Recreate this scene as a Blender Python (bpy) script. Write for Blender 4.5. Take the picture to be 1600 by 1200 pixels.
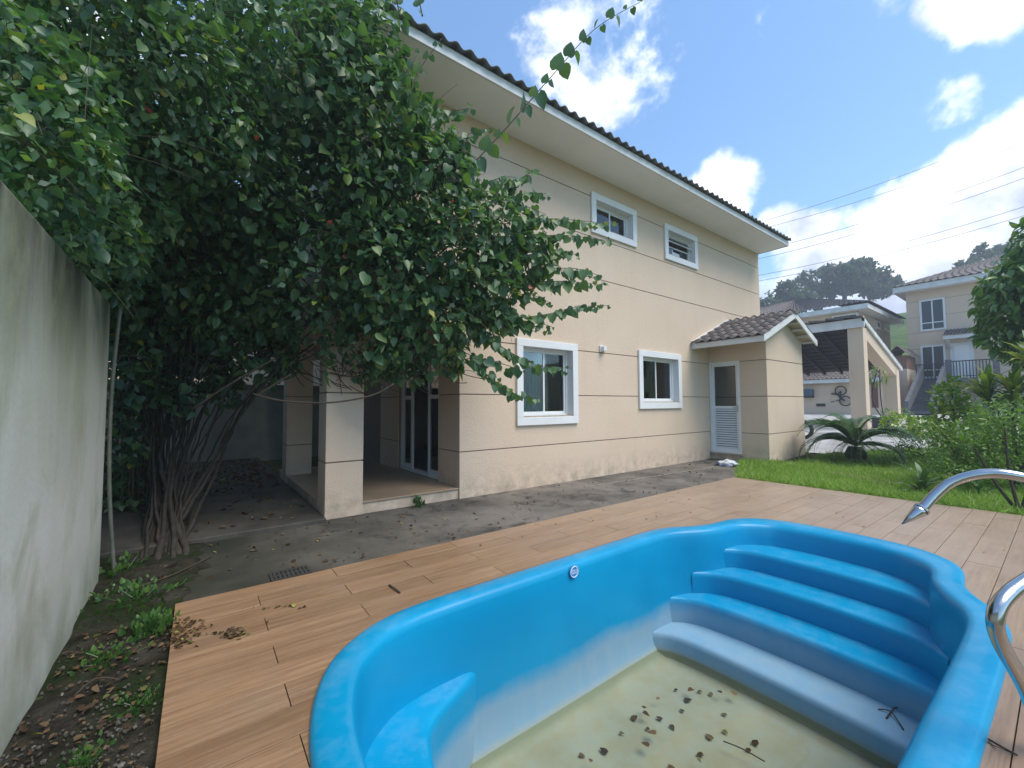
import bpy, bmesh, math, random
import numpy as np
from mathutils import Vector, Matrix, noise

for o in list(bpy.data.objects): bpy.data.objects.remove(o)
scene = bpy.context.scene
col = scene.collection
rad = math.radians

# ------------------------------------------------------------------ camera
FPX, YAW, PIT, ROLL, EYE = 650.07, rad(53.17), rad(2.804), rad(-0.305), 1.32
F = Vector((math.cos(YAW)*math.cos(PIT), math.sin(YAW)*math.cos(PIT), math.sin(PIT)))
R0 = Vector((math.sin(YAW), -math.cos(YAW), 0)); U0 = R0.cross(F)
RV = R0*math.cos(ROLL)+U0*math.sin(ROLL); UV = RV.cross(F)
CAM = Vector((0, 0, EYE))
cd = bpy.data.cameras.new('camera'); cam = bpy.data.objects.new('camera', cd); col.objects.link(cam)
cd.sensor_width = 36; cd.lens = FPX/1600*36; cd.clip_start = .05; cd.clip_end = 2000
mw = Matrix((RV, UV, -F)).transposed().to_4x4(); mw.translation = CAM
cam.matrix_world = mw
scene.camera = cam
def ray(x, y): return F+RV*((x-800)/FPX)+UV*((600-y)/FPX)
def at(x, y, d=None, X=None, Y=None, Z=None):
    r = ray(x, y)
    if d is not None: t = d
    elif X is not None: t = X/r.x
    elif Y is not None: t = Y/r.y
    else: t = (Z-EYE)/r.z
    return CAM+r*t

# ------------------------------------------------------------------ light and exposure
SUN_EL, SUN_AZ = rad(58), math.atan2(-.93, .37)
sd = Vector((math.cos(SUN_EL)*math.cos(SUN_AZ), math.cos(SUN_EL)*math.sin(SUN_AZ), math.sin(SUN_EL)))
sl = bpy.data.lights.new('sun', 'SUN'); sl.energy = 2.3; sl.angle = rad(40); sl.color = (1, .91, .78)
so = bpy.data.objects.new('sun', sl); col.objects.link(so)
so.rotation_euler = sd.to_track_quat('Z', 'Y').to_euler()
vs = scene.view_settings
vs.view_transform = 'Standard'; vs.look = 'None'; vs.exposure = 0.92; vs.gamma = 1; vs.use_curve_mapping = False

world = bpy.data.worlds.new('World'); scene.world = world; world.use_nodes = True
wt = world.node_tree; wt.nodes.clear()
def wn(t, **k):
    n = wt.nodes.new(t)
    for a, b in k.items(): setattr(n, a, b)
    return n
def wmath(op, a, b=None, c=None):
    n = wn('ShaderNodeMath', operation=op)
    for i, v in enumerate((a, b, c)):
        if v is None: continue
        if isinstance(v, (int, float)): n.inputs[i].default_value = v
        else: wt.links.new(v, n.inputs[i])
    return n.outputs[0]
sky = wn('ShaderNodeTexSky', sky_type='NISHITA', sun_disc=False)
sky.sun_elevation = SUN_EL; sky.sun_rotation = math.pi/2-SUN_AZ
sky.air_density = 1.2; sky.dust_density = .6; sky.ozone_density = 2.0
tc = wn('ShaderNodeTexCoord')
nrm = wn('ShaderNodeVectorMath', operation='NORMALIZE'); wt.links.new(tc.outputs['Generated'], nrm.inputs[0])
sep = wn('ShaderNodeSeparateXYZ'); wt.links.new(nrm.outputs[0], sep.inputs[0])
# clouds: noise on the direction, with a few cloud masses set in their real directions
nz = wn('ShaderNodeTexNoise'); nz.inputs['Scale'].default_value = 4.2; nz.inputs['Detail'].default_value = 9; nz.inputs['Roughness'].default_value = .62; nz.inputs['Distortion'].default_value = .25
wt.links.new(nrm.outputs[0], nz.inputs['Vector'])
blobs = [((1560, 430), 10, .50), ((1660, 340), 9, .50), ((1500, 330), 5, .45), ((1330, 440), 6.5, .42), ((1420, 410), 7, .46), ((1260, 400), 4.5, .40), ((960, 90), 7.5, .34), ((880, 40), 6, .24), ((1130, 300), 4.2, .36), ((1215, 365), 3.5, .34),
         ((1500, -22), 3.0, .36), ((1570, -25), 3.6, .36), ((1400, -5), 1.8, .24), ((1178, 38), 2.2, .2), ((1490, 165), 2.4, .24), ((300, 150), 22, .2), ((450, 90), 12, .2), ((1240, 480), 6, .4)]
acc = None
for (px, py), r, s in blobs:
    d = ray(px, py).normalized()
    dn = wn('ShaderNodeVectorMath', operation='DOT_PRODUCT'); wt.links.new(nrm.outputs[0], dn.inputs[0]); dn.inputs[1].default_value = d
    mr = wn('ShaderNodeMapRange', interpolation_type='SMOOTHSTEP')
    wt.links.new(dn.outputs['Value'], mr.inputs[0]); mr.inputs[1].default_value = math.cos(rad(r*1.5)); mr.inputs[2].default_value = math.cos(rad(r*.25))
    mr.inputs[3].default_value = 0; mr.inputs[4].default_value = s
    acc = mr.outputs[0] if acc is None else wmath('MAXIMUM', acc, mr.outputs[0])
# towards and behind the camera the sky goes on as broken cloud
fw = wn('ShaderNodeVectorMath', operation='DOT_PRODUCT'); wt.links.new(nrm.outputs[0], fw.inputs[0]); fw.inputs[1].default_value = F
bk = wn('ShaderNodeMapRange'); wt.links.new(fw.outputs['Value'], bk.inputs[0])
bk.inputs[1].default_value = .25; bk.inputs[2].default_value = -.3; bk.inputs[3].default_value = 0; bk.inputs[4].default_value = .17
dens = wmath('ADD', wmath('ADD', nz.outputs['Fac'], acc), bk.outputs[0])
cm = wn('ShaderNodeMapRange', interpolation_type='SMOOTHSTEP'); wt.links.new(dens, cm.inputs[0]); cm.inputs[1].default_value = .70; cm.inputs[2].default_value = .88
nz2 = wn('ShaderNodeTexNoise'); nz2.inputs['Scale'].default_value = 7; nz2.inputs['Detail'].default_value = 6
wt.links.new(nrm.outputs[0], nz2.inputs['Vector'])
cr = wn('ShaderNodeValToRGB'); cr.color_ramp.elements[0].position = .40; cr.color_ramp.elements[0].color = (.36, .41, .54, 1); cr.color_ramp.elements[1].position = .60; cr.color_ramp.elements[1].color = (1.0, 1.0, 1.0, 1)
hz = wn('ShaderNodeMapRange'); wt.links.new(sep.outputs[2], hz.inputs[0]); hz.inputs[1].default_value = .08; hz.inputs[2].default_value = .5; hz.inputs[3].default_value = -.13; hz.inputs[4].default_value = .12
wt.links.new(wmath('ADD', nz2.outputs['Fac'], hz.outputs[0]), cr.inputs[0])
sk = wn('ShaderNodeMixRGB', blend_type='MULTIPLY'); sk.inputs[0].default_value = 1; wt.links.new(sky.outputs[0], sk.inputs[1]); sk.inputs[2].default_value = (.098, .124, .140, 1)
mx = wn('ShaderNodeMixRGB'); wt.links.new(cm.outputs[0], mx.inputs[0]); wt.links.new(sk.outputs[0], mx.inputs[1]); wt.links.new(cr.outputs[0], mx.inputs[2])
bg = wn('ShaderNodeBackground'); bg.inputs[1].default_value = 1.0; wt.links.new(mx.outputs[0], bg.inputs[0])
wo = wn('ShaderNodeOutputWorld'); wt.links.new(bg.outputs[0], wo.inputs[0])

# ------------------------------------------------------------------ helpers: objects
WM = {}
def tag(o, label=None, cat=None, group=None, kind=None):
    if label: o['label'] = label
    if cat: o['category'] = cat
    if group: o['group'] = group
    if kind: o['kind'] = kind
    return o
def link(o, parent=None, wm=None):
    wm = wm or Matrix()
    col.objects.link(o)
    if parent is not None:
        o.parent = parent; o.matrix_parent_inverse = WM[parent].inverted()
    o.matrix_basis = wm; WM[o] = wm
    return o
def thing(name, label, cat, loc=(0, 0, 0), group=None):
    o = bpy.data.objects.new(name, None); o.empty_display_size = .1
    link(o, None, Matrix.Translation(loc)); return tag(o, label, cat, group)
def copy_tree(o, wm, parent=None, label=None):
    c = o.copy(); col.objects.link(c)
    if parent is None: c.matrix_basis = wm; WM[c] = wm
    else: c.parent = parent
    if label: c['label'] = label
    for ch in o.children: copy_tree(ch, None, c)
    return c
class MB:
    def __init__(s): s.v = []; s.f = []
    def quad(s, a, b, c, d): n = len(s.v); s.v += [tuple(a), tuple(b), tuple(c), tuple(d)]; s.f.append((n, n+1, n+2, n+3)); return s
    def poly(s, pts): n = len(s.v); s.v += [tuple(p) for p in pts]; s.f.append(tuple(range(n, n+len(pts)))); return s
    def box(s, x0, x1, y0, y1, z0, z1):
        n = len(s.v)
        s.v += [(x0, y0, z0), (x1, y0, z0), (x1, y1, z0), (x0, y1, z0), (x0, y0, z1), (x1, y0, z1), (x1, y1, z1), (x0, y1, z1)]
        for q in ((0, 3, 2, 1), (4, 5, 6, 7), (0, 1, 5, 4), (1, 2, 6, 5), (2, 3, 7, 6), (3, 0, 4, 7)): s.f.append(tuple(n+i for i in q))
        return s
    def bar(s, a, b, w, h, up=(0, 0, 1)):
        a = Vector(a); b = Vector(b); t = (b-a).normalized(); up = Vector(up)
        sd_ = t.cross(up).normalized(); u = sd_.cross(t)
        n = len(s.v)
        for p in (a, b):
            for i, j in ((-1, -1), (1, -1), (1, 1), (-1, 1)): s.v.append(tuple(p+sd_*(i*w/2)+u*(j*h/2)))
        for q in ((0, 3, 2, 1), (4, 5, 6, 7), (0, 1, 5, 4), (1, 2, 6, 5), (2, 3, 7, 6), (3, 0, 4, 7)): s.f.append(tuple(n+i for i in q))
        return s
    def tube(s, pts, r, seg=8, cap=True):
        pts = [Vector(p) for p in pts]; rr = r if isinstance(r, (list, tuple)) else [r]*len(pts)
        n = len(s.v); prev = None
        for i, p in enumerate(pts):
            t = (pts[min(i+1, len(pts)-1)]-pts[max(i-1, 0)]).normalized()
            if prev is None:
                prev = t.cross(Vector((0, 0, 1)))
                if prev.length < .05: prev = t.cross(Vector((1, 0, 0)))
            a = (prev-t*prev.dot(t)).normalized(); b = t.cross(a); prev = a
            for k in range(seg):
                an = 2*math.pi*k/seg; s.v.append(tuple(p+(a*math.cos(an)+b*math.sin(an))*rr[i]))
        for i in range(len(pts)-1):
            for k in range(seg):
                k2 = (k+1) % seg; s.f.append((n+i*seg+k, n+i*seg+k2, n+(i+1)*seg+k2, n+(i+1)*seg+k))
        if cap:
            s.f.append(tuple(n+k for k in reversed(range(seg)))); m = n+(len(pts)-1)*seg; s.f.append(tuple(m+k for k in range(seg)))
        return s
    def prism(s, poly, z0, z1):   # poly: list of (x,y) counterclockwise
        n = len(s.v); k = len(poly)
        s.v += [(x, y, z0) for x, y in poly]+[(x, y, z1) for x, y in poly]
        s.f.append(tuple(n+i for i in reversed(range(k)))); s.f.append(tuple(n+k+i for i in range(k)))
        for i in range(k): j = (i+1) % k; s.f.append((n+i, n+j, n+k+j, n+k+i))
        return s
    def ring(s, x0, x1, z0, z1, w, y0, y1):   # rectangular frame in an XZ plane
        s.box(x0, x1, y0, y1, z1-w, z1); s.box(x0, x1, y0, y1, z0, z0+w)
        s.box(x0, x0+w, y0, y1, z0+w, z1-w); s.box(x1-w, x1, y0, y1, z0+w, z1-w); return s
    def ringx(s, y0, y1, z0, z1, w, x0, x1):
        s.box(x0, x1, y0, y1, z1-w, z1); s.box(x0, x1, y0, y1, z0, z0+w)
        s.box(x0, x1, y0, y0+w, z0+w, z1-w); s.box(x0, x1, y1-w, y1, z0+w, z1-w); return s
    def wall(s, axis, c0, c1, us, zs, full):  # wall with openings; axis 'y': u is X; axis 'x': u is Y
        us = sorted(set(us)); zs = sorted(set(zs))
        P = (lambda u, c, z: (u, c, z)) if axis == 'y' else (lambda u, c, z: (c, u, z))
        def on(i, j):
            return 0 <= i < len(us)-1 and 0 <= j < len(zs)-1 and full((us[i]+us[i+1])/2, (zs[j]+zs[j+1])/2)
        for i in range(len(us)-1):
            for j in range(len(zs)-1):
                if not on(i, j): continue
                a, b, c, d = us[i], us[i+1], zs[j], zs[j+1]
                s.quad(P(a, c0, c), P(b, c0, c), P(b, c0, d), P(a, c0, d)); s.quad(P(a, c1, c), P(a, c1, d), P(b, c1, d), P(b, c1, c))
                if not on(i-1, j): s.quad(P(a, c0, c), P(a, c0, d), P(a, c1, d), P(a, c1, c))
                if not on(i+1, j): s.quad(P(b, c0, c), P(b, c1, c), P(b, c1, d), P(b, c0, d))
                if not on(i, j-1): s.quad(P(a, c0, c), P(a, c1, c), P(b, c1, c), P(b, c0, c))
                if not on(i, j+1): s.quad(P(a, c0, d), P(b, c0, d), P(b, c1, d), P(a, c1, d))
        return s
    def pieces(s):   # one MB for each connected piece
        key = {}; par = list(range(len(s.v)))
        def find(a):
            while par[a] != a: par[a] = par[par[a]]; a = par[a]
            return a
        for i, v in enumerate(s.v):
            q = tuple(round(c, 4) for c in v)
            if q in key: par[find(i)] = find(key[q])
            else: key[q] = i
        for f in s.f:
            for i in f[1:]: par[find(i)] = find(f[0])
        out = {}
        for f in s.f: out.setdefault(find(f[0]), []).append(f)
        res = []
        for fs in out.values():
            m = MB(); mp = {}
            for f in fs:
                for i in f:
                    if i not in mp: mp[i] = len(m.v); m.v.append(s.v[i])
                m.f.append(tuple(mp[i] for i in f))
            res.append(m)
        return res
    def mesh(s, name, mat, smooth=False):
        me = bpy.data.meshes.new(name); me.from_pydata(s.v, [], s.f)
        if smooth: me.polygons.foreach_set('use_smooth', [True]*len(me.polygons))
        if mat: me.materials.append(mat)
        me.update(); return me
    def obj(s, name, mat, parent=None, wm=None, smooth=False, fix=False, bevel=0):
        me = s.mesh(name, mat, smooth)
        if fix:
            bm = bmesh.new(); bm.from_mesh(me); bmesh.ops.remove_doubles(bm, verts=bm.verts, dist=1e-5); bmesh.ops.recalc_face_normals(bm, faces=bm.faces); bm.to_mesh(me); bm.free()
        o = bpy.data.objects.new(name, me); link(o, parent, wm)
        if bevel:
            b = o.modifiers.new('bevel', 'BEVEL'); b.width = bevel; b.segments = 2; b.limit_method = 'ANGLE'
        return o
def bez(pts, n=8):   # Catmull-Rom through points
    P = [Vector(p) for p in pts]; out = []
    for i in range(len(P)-1):
        p0 = P[max(i-1, 0)]; p1 = P[i]; p2 = P[i+1]; p3 = P[min(i+2, len(P)-1)]
        for k in range(n):
            t = k/n; out.append(.5*((2*p1)+(p2-p0)*t+(2*p0-5*p1+4*p2-p3)*t*t+(3*p1-p0-3*p2+p3)*t**3))
    out.append(P[-1]); return out

# ------------------------------------------------------------------ helpers: materials
def lnk(t, a, b): t.links.new(a, b)
class NM:
    def __init__(s, name, rough=.6, spec=.5, metal=0):
        s.m = bpy.data.materials.new(name); s.m.use_nodes = True; s.t = s.m.node_tree
        s.b = s.t.nodes['Principled BSDF']; s.b.inputs['Roughness'].default_value = rough; s.b.inputs['Metallic'].default_value = metal
        s.b.inputs['Specular IOR Level'].default_value = spec
        s.out = s.t.nodes['Material Output']; s.tc = s.t.nodes.new('ShaderNodeTexCoord'); s.co = s.tc.outputs['Object']
    def n(s, t, **k):
        n = s.t.nodes.new(t)
        for a, b in k.items(): setattr(n, a, b)
        return n
    def l(s, a, b): s.t.links.new(a, b)
    def map(s, scale, src=None):
        m = s.n('ShaderNodeMapping'); m.inputs['Scale'].default_value = scale; s.l(src or s.co, m.inputs[0]); return m.outputs[0]
    def noise(s, scale, detail=5, rough=.55, vec=None, dist=0):
        n = s.n('ShaderNodeTexNoise'); n.inputs['Scale'].default_value = scale; n.inputs['Detail'].default_value = detail; n.inputs['Roughness'].default_value = rough; n.inputs['Distortion'].default_value = dist
        s.l(vec or s.co, n.inputs['Vector']); return n.outputs['Fac']
    def ramp(s, fac, *st):
        r = s.n('ShaderNodeValToRGB'); e = r.color_ramp.elements
        while len(e) < len(st): e.new(.5)
        for i, (p, c) in enumerate(st):
            e[i].position = p; e[i].color = (c, c, c, 1) if isinstance(c, (int, float)) else (*c, 1)
        s.l(fac, r.inputs[0]); return r.outputs[0]
    def mix(s, fac, a, b, mode='MIX'):
        m = s.n('ShaderNodeMixRGB', blend_type=mode)
        for i, v in enumerate((fac, a, b)):
            if isinstance(v, (int, float)): m.inputs[i].default_value = v if i == 0 else (v, v, v, 1)
            elif isinstance(v, tuple): m.inputs[i].default_value = (*v, 1)
            else: s.l(v, m.inputs[i])
        return m.outputs[0]
    def math(s, op, a, b=None):
        m = s.n('ShaderNodeMath', operation=op)
        for i, v in enumerate((a, b)):
            if v is None: continue
            if isinstance(v, (int, float)): m.inputs[i].default_value = v
            else: s.l(v, m.inputs[i])
        return m.outputs[0]
    def rng(s, v, a, b, c=0, d=1):
        m = s.n('ShaderNodeMapRange'); s.l(v, m.inputs[0])
        for i, q in enumerate((a, b, c, d)): m.inputs[i+1].default_value = q
        return m.outputs[0]
    def xyz(s):
        p = s.n('ShaderNodeSeparateXYZ'); s.l(s.co, p.inputs[0]); return p.outputs
    def color(s, c):
        if isinstance(c, tuple): s.b.inputs['Base Color'].default_value = (*c, 1)
        else: s.l(c, s.b.inputs['Base Color'])
        return s
    def rough(s, v): s.l(v, s.b.inputs['Roughness']); return s
    def bump(s, h, strength=.3, dist=.01):
        b = s.n('ShaderNodeBump'); b.inputs['Strength'].default_value = strength; b.inputs['Distance'].default_value = dist
        s.l(h, b.inputs['Height']); s.l(b.outputs[0], s.b.inputs['Normal']); return s
def simple(name, c, rough=.6, var=.15, scale=6, bump=0, bs=60, metal=0, spec=.5):
    k = NM(name, rough, spec, metal); d = tuple(v*(1-var) for v in c)
    k.color(k.mix(k.ramp(k.noise(scale), (.35, 0.0), (.65, 1.0)), d, c))
    if bump: k.bump(k.noise(bs, 3), bump)
    return k.m

def stucco_mat(name, c, bump=.55, dirt=True):
    k = NM(name, .85, .25)
    big = k.ramp(k.noise(.6, 4), (.3, 0.0), (.7, 1.0)); c2 = (c[0]*.92, c[1]*.90, c[2]*.87)
    base = k.mix(big, c2, c)
    st = k.ramp(k.noise(1, 5, .6, k.map((3.5, 3.5, .35))), (.52, 0.0), (.75, 1.0))
    base = k.mix(k.math('MULTIPLY', st, .10), base, (c[0]*.62, c[1]*.58, c[2]*.52))
    if dirt:
        z = k.xyz()[2]
        lo = k.math('MULTIPLY', k.rng(z, .45, .0), k.ramp(k.noise(5, 6, .65), (.4, 0.0), (.68, 1.0)))
        base = k.mix(k.math('MULTIPLY', lo, .6), base, (.17, .15, .11))
    sp = k.noise(75, 3, .7)
    base = k.mix(k.ramp(sp, (.3, .22), (.5, 0.0)), base, (c[0]*.55, c[1]*.52, c[2]*.48))
    k.color(base); k.bump(k.noise(48, 4, .65), bump, .012); return k.m
CREAM = (.66, .525, .40)
m_wall = stucco_mat('cream_stucco', CREAM)
m_groove = simple('groove_brown_paint', (.24, .18, .14), .9)  # brown coat of the recessed joints between plaster panels
m_white = simple('white_paint', (.74, .74, .73), .5, .08, 3, .05, 30)
m_soffit = simple('soffit_paint', (.86, .85, .84), .7, .06, 1.5)
m_trim = simple('white_fascia_paint', (.70, .70, .68), .55, .2, 2.5)
m_alu = simple('white_aluminium', (.72, .74, .74), .35, .05, 4)
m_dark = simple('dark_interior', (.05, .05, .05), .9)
m_room = simple('interior_plaster', (.35, .32, .28), .9)
m_sill = simple('stone_sill', (.42, .36, .28), .7, .3, 20)

def glass_mat(name, tint=(.35, .4, .42), refl=1.0):
    k = NM(name); t = k.t
    fr = k.n('ShaderNodeFresnel'); fr.inputs[0].default_value = 1.5
    tr = k.n('ShaderNodeBsdfTransparent'); tr.inputs[0].default_value = (*tint, 1)
    gl = k.n('ShaderNodeBsdfGlossy'); gl.inputs['Roughness'].default_value = .02; gl.inputs[0].default_value = (refl, refl, refl, 1)
    mx_ = k.n('ShaderNodeMixShader'); k.l(k.math('MINIMUM', k.math('ADD', fr.outputs[0], .03), 1.0), mx_.inputs[0]); k.l(tr.outputs[0], mx_.inputs[1]); k.l(gl.outputs[0], mx_.inputs[2])
    k.l(mx_.outputs[0], k.out.inputs[0]); return k.m
m_glass = glass_mat('window_glass', (.72, .78, .80))
def far_glass():
    k = NM('far_window_glass', .08, .35); k.color((.035, .045, .055)); return k.m
m_fglass = far_glass()

def tile_mat(name, c, c2):
    k = NM(name, .75, .3); oi = k.n('ShaderNodeObjectInfo')
    base = k.mix(oi.outputs['Random'], c, c2)
    base = k.mix(k.ramp(k.noise(9, 6, .65), (.42, 0.0), (.62, .75)), base, (c[0]*.4, c[1]*.4, c[2]*.42))
    k.color(base); k.bump(k.noise(60, 3), .3); return k.m
m_tile = tile_mat('weathered_roof_tile', (.135, .120, .112), (.20, .165, .15))
m_tile_main = tile_mat('hazed_roof_tile', (.17, .175, .19), (.23, .23, .24))  # blue-grey lift carries the haze at the eaves in the tile colour

def foliage_mat(name, stops, transl=.3, rough=.38, spec=.5):
    k = NM(name, rough, spec); a = k.n('ShaderNodeAttribute'); a.attribute_name = 'rnd'
    oi = k.n('ShaderNodeObjectInfo')
    f = k.math('FRACT', k.math('ADD', a.outputs['Fac'], k.math('MULTIPLY', oi.outputs['Random'], .15)))
    c = k.ramp(f, *stops); k.color(c)
    tl = k.n('ShaderNodeBsdfTranslucent'); k.l(k.mix(1.0, c, (1.25, 1.35, .55), 'MULTIPLY'), tl.inputs[0])
    ms = k.n('ShaderNodeMixShader'); ms.inputs[0].default_value = transl; k.l(k.b.outputs[0], ms.inputs[1]); k.l(tl.outputs[0], ms.inputs[2]); k.l(ms.outputs[0], k.out.inputs[0])
    return k.m
m_boug = foliage_mat('bougainvillea_leaf', [(0, (.038, .105, .048)), (.5, (.068, .155, .064)), (.88, (.115, .21, .070)), (.985, (.16, .25, .055)), (1, (.40, .36, .05))], .40, .42, .7)
m_shrub = foliage_mat('shrub_leaf', [(0, (.07, .15, .03)), (.6, (.13, .24, .04)), (1, (.22, .33, .07))], .35)
m_yshrub = foliage_mat('yellow_shrub_leaf', [(0, (.09, .19, .02)), (.6, (.20, .30, .03)), (1, (.40, .44, .05))], .35)
m_strap = foliage_mat('strap_leaf', [(0, (.07, .15, .025)), (.6, (.17, .25, .05)), (1, (.45, .44, .14))], .3)
m_ficus = foliage_mat('glossy_tree_leaf', [(0, (.055, .14, .03)), (.6, (.10, .21, .04)), (1, (.20, .32, .08))], .3, .3, .7)
m_far = foliage_mat('hazed_tree_leaf', [(0, (.045, .085, .06)), (.6, (.075, .12, .08)), (1, (.12, .17, .09))], .35, .6, .2)  # leaves lightened in colour to stand for distance haze
m_grass = foliage_mat('grass_blade', [(0, (.15, .26, .04)), (.6, (.25, .40, .07)), (.90, (.34, .48, .12)), (1, (.50, .46, .22))], .35, .5, .3)
m_cycad = foliage_mat('cycad_leaf', [(0, (.04, .095, .03)), (.7, (.07, .145, .04)), (1, (.12, .19, .06))], .2, .42, .5)
m_weed = foliage_mat('weed_leaf', [(0, (.03, .085, .022)), (.6, (.06, .15, .03)), (1, (.12, .22, .05))], .35)
m_dry = foliage_mat('dry_leaf', [(0, (.05, .03, .018)), (.5, (.10, .06, .032)), (.85, (.17, .115, .06)), (.95, (.12, .14, .04)), (1, (.36, .33, .07))], .15, .7, .2)
m_bark = simple('pale_bark', (.055, .045, .033), .9, .5, 12, .5, 40)
m_cane = simple('cane_bark', (.12, .095, .065), .8, .3, 20)
m_twig = simple('dark_twig', (.06, .045, .03), .9, .3, 20)

# ------------------------------------------------------------------ helpers: leaves
HEART_V = np.array([(0, .02, 0), (-.26, -.09, .04), (-.46, .08, .10), (-.50, .34, .12), (-.34, .66, .05), (-.12, .90, -.05), (0, 1.04, -.13), (.12, .90, -.05), (.34, .66, .05), (.50, .34, .12), (.46, .08, .10), (.26, -.09, .04), (0, .36, -.02), (0, .68, -.05)], float)
HEART_F = [(0, 12, 2, 1), (12, 13, 4, 3), (12, 3, 2), (13, 6, 5, 4), (0, 11, 10, 12), (12, 9, 8, 13), (12, 10, 9), (13, 8, 7, 6)]
LEAF_V = np.array([(0, 0, 0), (-.22, .4, .05), (0, 1, -.06), (.22, .4, .05)], float)
LEAF_F = [(0, 3, 2, 1)]
BLADE_V = np.array([(-.5, 0, 0), (.5, 0, 0), (.3, .55, .08), (0, 1, .22), (-.3, .55, .08)], float)
BLADE_F = [(0, 1, 2, 4), (4, 2, 3)]
STRAP_V = np.array([(-.35, 0, 0), (.35, 0, 0), (-.5, .4, .12), (.5, .4, .12), (-.4, .75, .08), (.4, .75, .08), (0, 1, -.05)], float)
STRAP_F = [(0, 1, 3, 2), (2, 3, 5, 4), (4, 5, 6)]
def unit(a): return a/np.maximum(np.linalg.norm(a, axis=1, keepdims=True), 1e-9)
def leaf_mesh(name, pos, axis, nor, size, mat, shape=(HEART_V, HEART_F), width=1.0, rnd=None, rg=None):
    V, Fc = shape; n = len(pos); a = unit(np.asarray(axis, float)); nn = np.asarray(nor, float)
    nn = unit(nn-a*np.sum(a*nn, 1, keepdims=True)); b = np.cross(a, nn)
    size = np.broadcast_to(np.asarray(size, float).reshape(-1, 1), (n, 1)); w = np.broadcast_to(np.asarray(width, float).reshape(-1, 1), (n, 1))
    co = (np.asarray(pos)[:, None, :]+(b*size*w)[:, None, :]*V[None, :, 0:1]+(a*size)[:, None, :]*V[None, :, 1:2]+(nn*size)[:, None, :]*V[None, :, 2:3]).reshape(-1, 3)
    nv = len(V); me = bpy.data.meshes.new(name); me.vertices.add(n*nv); me.vertices.foreach_set('co', co.astype(np.float32).ravel())
    tot = [len(f) for f in Fc]; li = np.concatenate([np.array(f) for f in Fc]); L = len(li)
    loops = (np.arange(n)[:, None]*nv+li[None, :]).ravel(); me.loops.add(n*L); me.loops.foreach_set('vertex_index', loops.astype(np.int32))
    st = np.concatenate([[0], np.cumsum(tot)[:-1]]); starts = (np.arange(n)[:, None]*L+st[None, :]).ravel()
    me.polygons.add(n*len(Fc)); me.polygons.foreach_set('loop_start', starts.astype(np.int32)); me.polygons.foreach_set('loop_total', np.tile(tot, n).astype(np.int32))
    me.update(calc_edges=True); me.validate()
    at_ = me.attributes.new('rnd', 'FLOAT', 'FACE'); r = rnd if rnd is not None else (rg or np.random.default_rng(1)).random(n)
    at_.data.foreach_set('value', np.repeat(r, len(Fc)).astype(np.float32))
    me.materials.append(mat); return me
def leaf_obj(name, me, parent=None, wm=None):
    o = bpy.data.objects.new(name, me); return link(o, parent, wm)
def blob_points(rg, blobs, dens, shell=.45):
    out = []; cen = []
    for c, r in blobs:
        r = np.array(r if isinstance(r, (tuple, list)) else (r, r, r), float); n = int(dens*(r[0]*r[1]*r[2])**(2/3))
        d = unit(rg.normal(size=(n, 3))); q = rg.random(n)**(1/3); q = np.where(rg.random(n) < shell, .8+.25*rg.random(n), q)
        out.append(np.array(c)+d*q[:, None]*r); cen.append(d)
    return np.concatenate(out), np.concatenate(cen)
def foliage(name, rg, blobs, dens, size, mat, parent, shape=(LEAF_V, LEAF_F), droop=.4, width=1.0, shell=.45, keep=None, upn=1.0, clump=0):
    p, d = blob_points(rg, blobs, dens, shell)
    if clump:   # gather leaves round twig points so that gaps open between clumps
        k = max(8, len(p)//clump); ce = p[rg.choice(len(p), k, replace=False)]; i = rg.integers(0, k, len(p)); p = ce[i]+(p-ce[i])*.0+rg.normal(size=p.shape)*np.mean([np.mean(np.atleast_1d(b[1])) for b in blobs])*.13
    if keep is not None: m = keep(p); p = p[m]; d = d[m]
    n = len(p); ax = d*.6+rg.normal(size=(n, 3))*.7; ax[:, 2] -= droop
    no = rg.normal(size=(n, 3))*.55+d*.35; no[:, 2] += upn
    s = size*(.6+.7*rg.random(n))
    return leaf_obj(name, leaf_mesh(name, p, ax, no, s, mat, shape, width, rg=rg), parent)

# ================================================================== ground
def T(x, y):   # terrain height: flat yard, rising driveway, hillside behind
    z = .03*max(0, min(x, 46)-8.4)
    h = max(0, x-46)
    if h: z += 19*(1-math.exp(-(h/42.0)**1.5))+1.2*math.sin(y*.07)*min(1, h/30)
    return z
def is_road(x, y): return x > 12.1 and y > 3.35-(x-12.1)*.42
k = NM('bare_ground', .95, .1); k.color(k.mix(k.ramp(k.noise(.35, 6), (.4, 0.0), (.6, 1.0)), (.07, .075, .035), (.10, .13, .04))); k.bump(k.noise(4, 6), .5, .1); m_ground = k.m
gx = [-250, -60, -20, -8, -3, -1, .26, 5.22, 7.62, 9, 10, 11, 12, 14, 17, 20, 24, 28, 32, 36, 40, 44]+[46+4*i for i in range(12)]+[100, 115, 130, 150, 180, 260]
gy = [-250, -90, -60, -45]+[-36+6*i for i in range(6)]+[-3, .14, 2.70, 5, 8, 12]+[18+6*i for i in range(8)]+[75, 95, 130, 250]
mb = MB(); idx = {}
for i, x in enumerate(gx):
    for j, y in enumerate(gy): idx[i, j] = len(mb.v); mb.v.append((x, y, T(x, y)-.035))
for i in range(len(gx)-1):
    for j in range(len(gy)-1):
        if gx[i] == .26 and gy[j] == .14: continue
        mb.f.append((idx[i, j], idx[i+1, j], idx[i+1, j+1], idx[i, j+1]))
tag(mb.obj('ground', m_ground, smooth=True), 'grassy terrain that climbs to a hillside behind the houses', 'ground', kind='structure')

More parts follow.
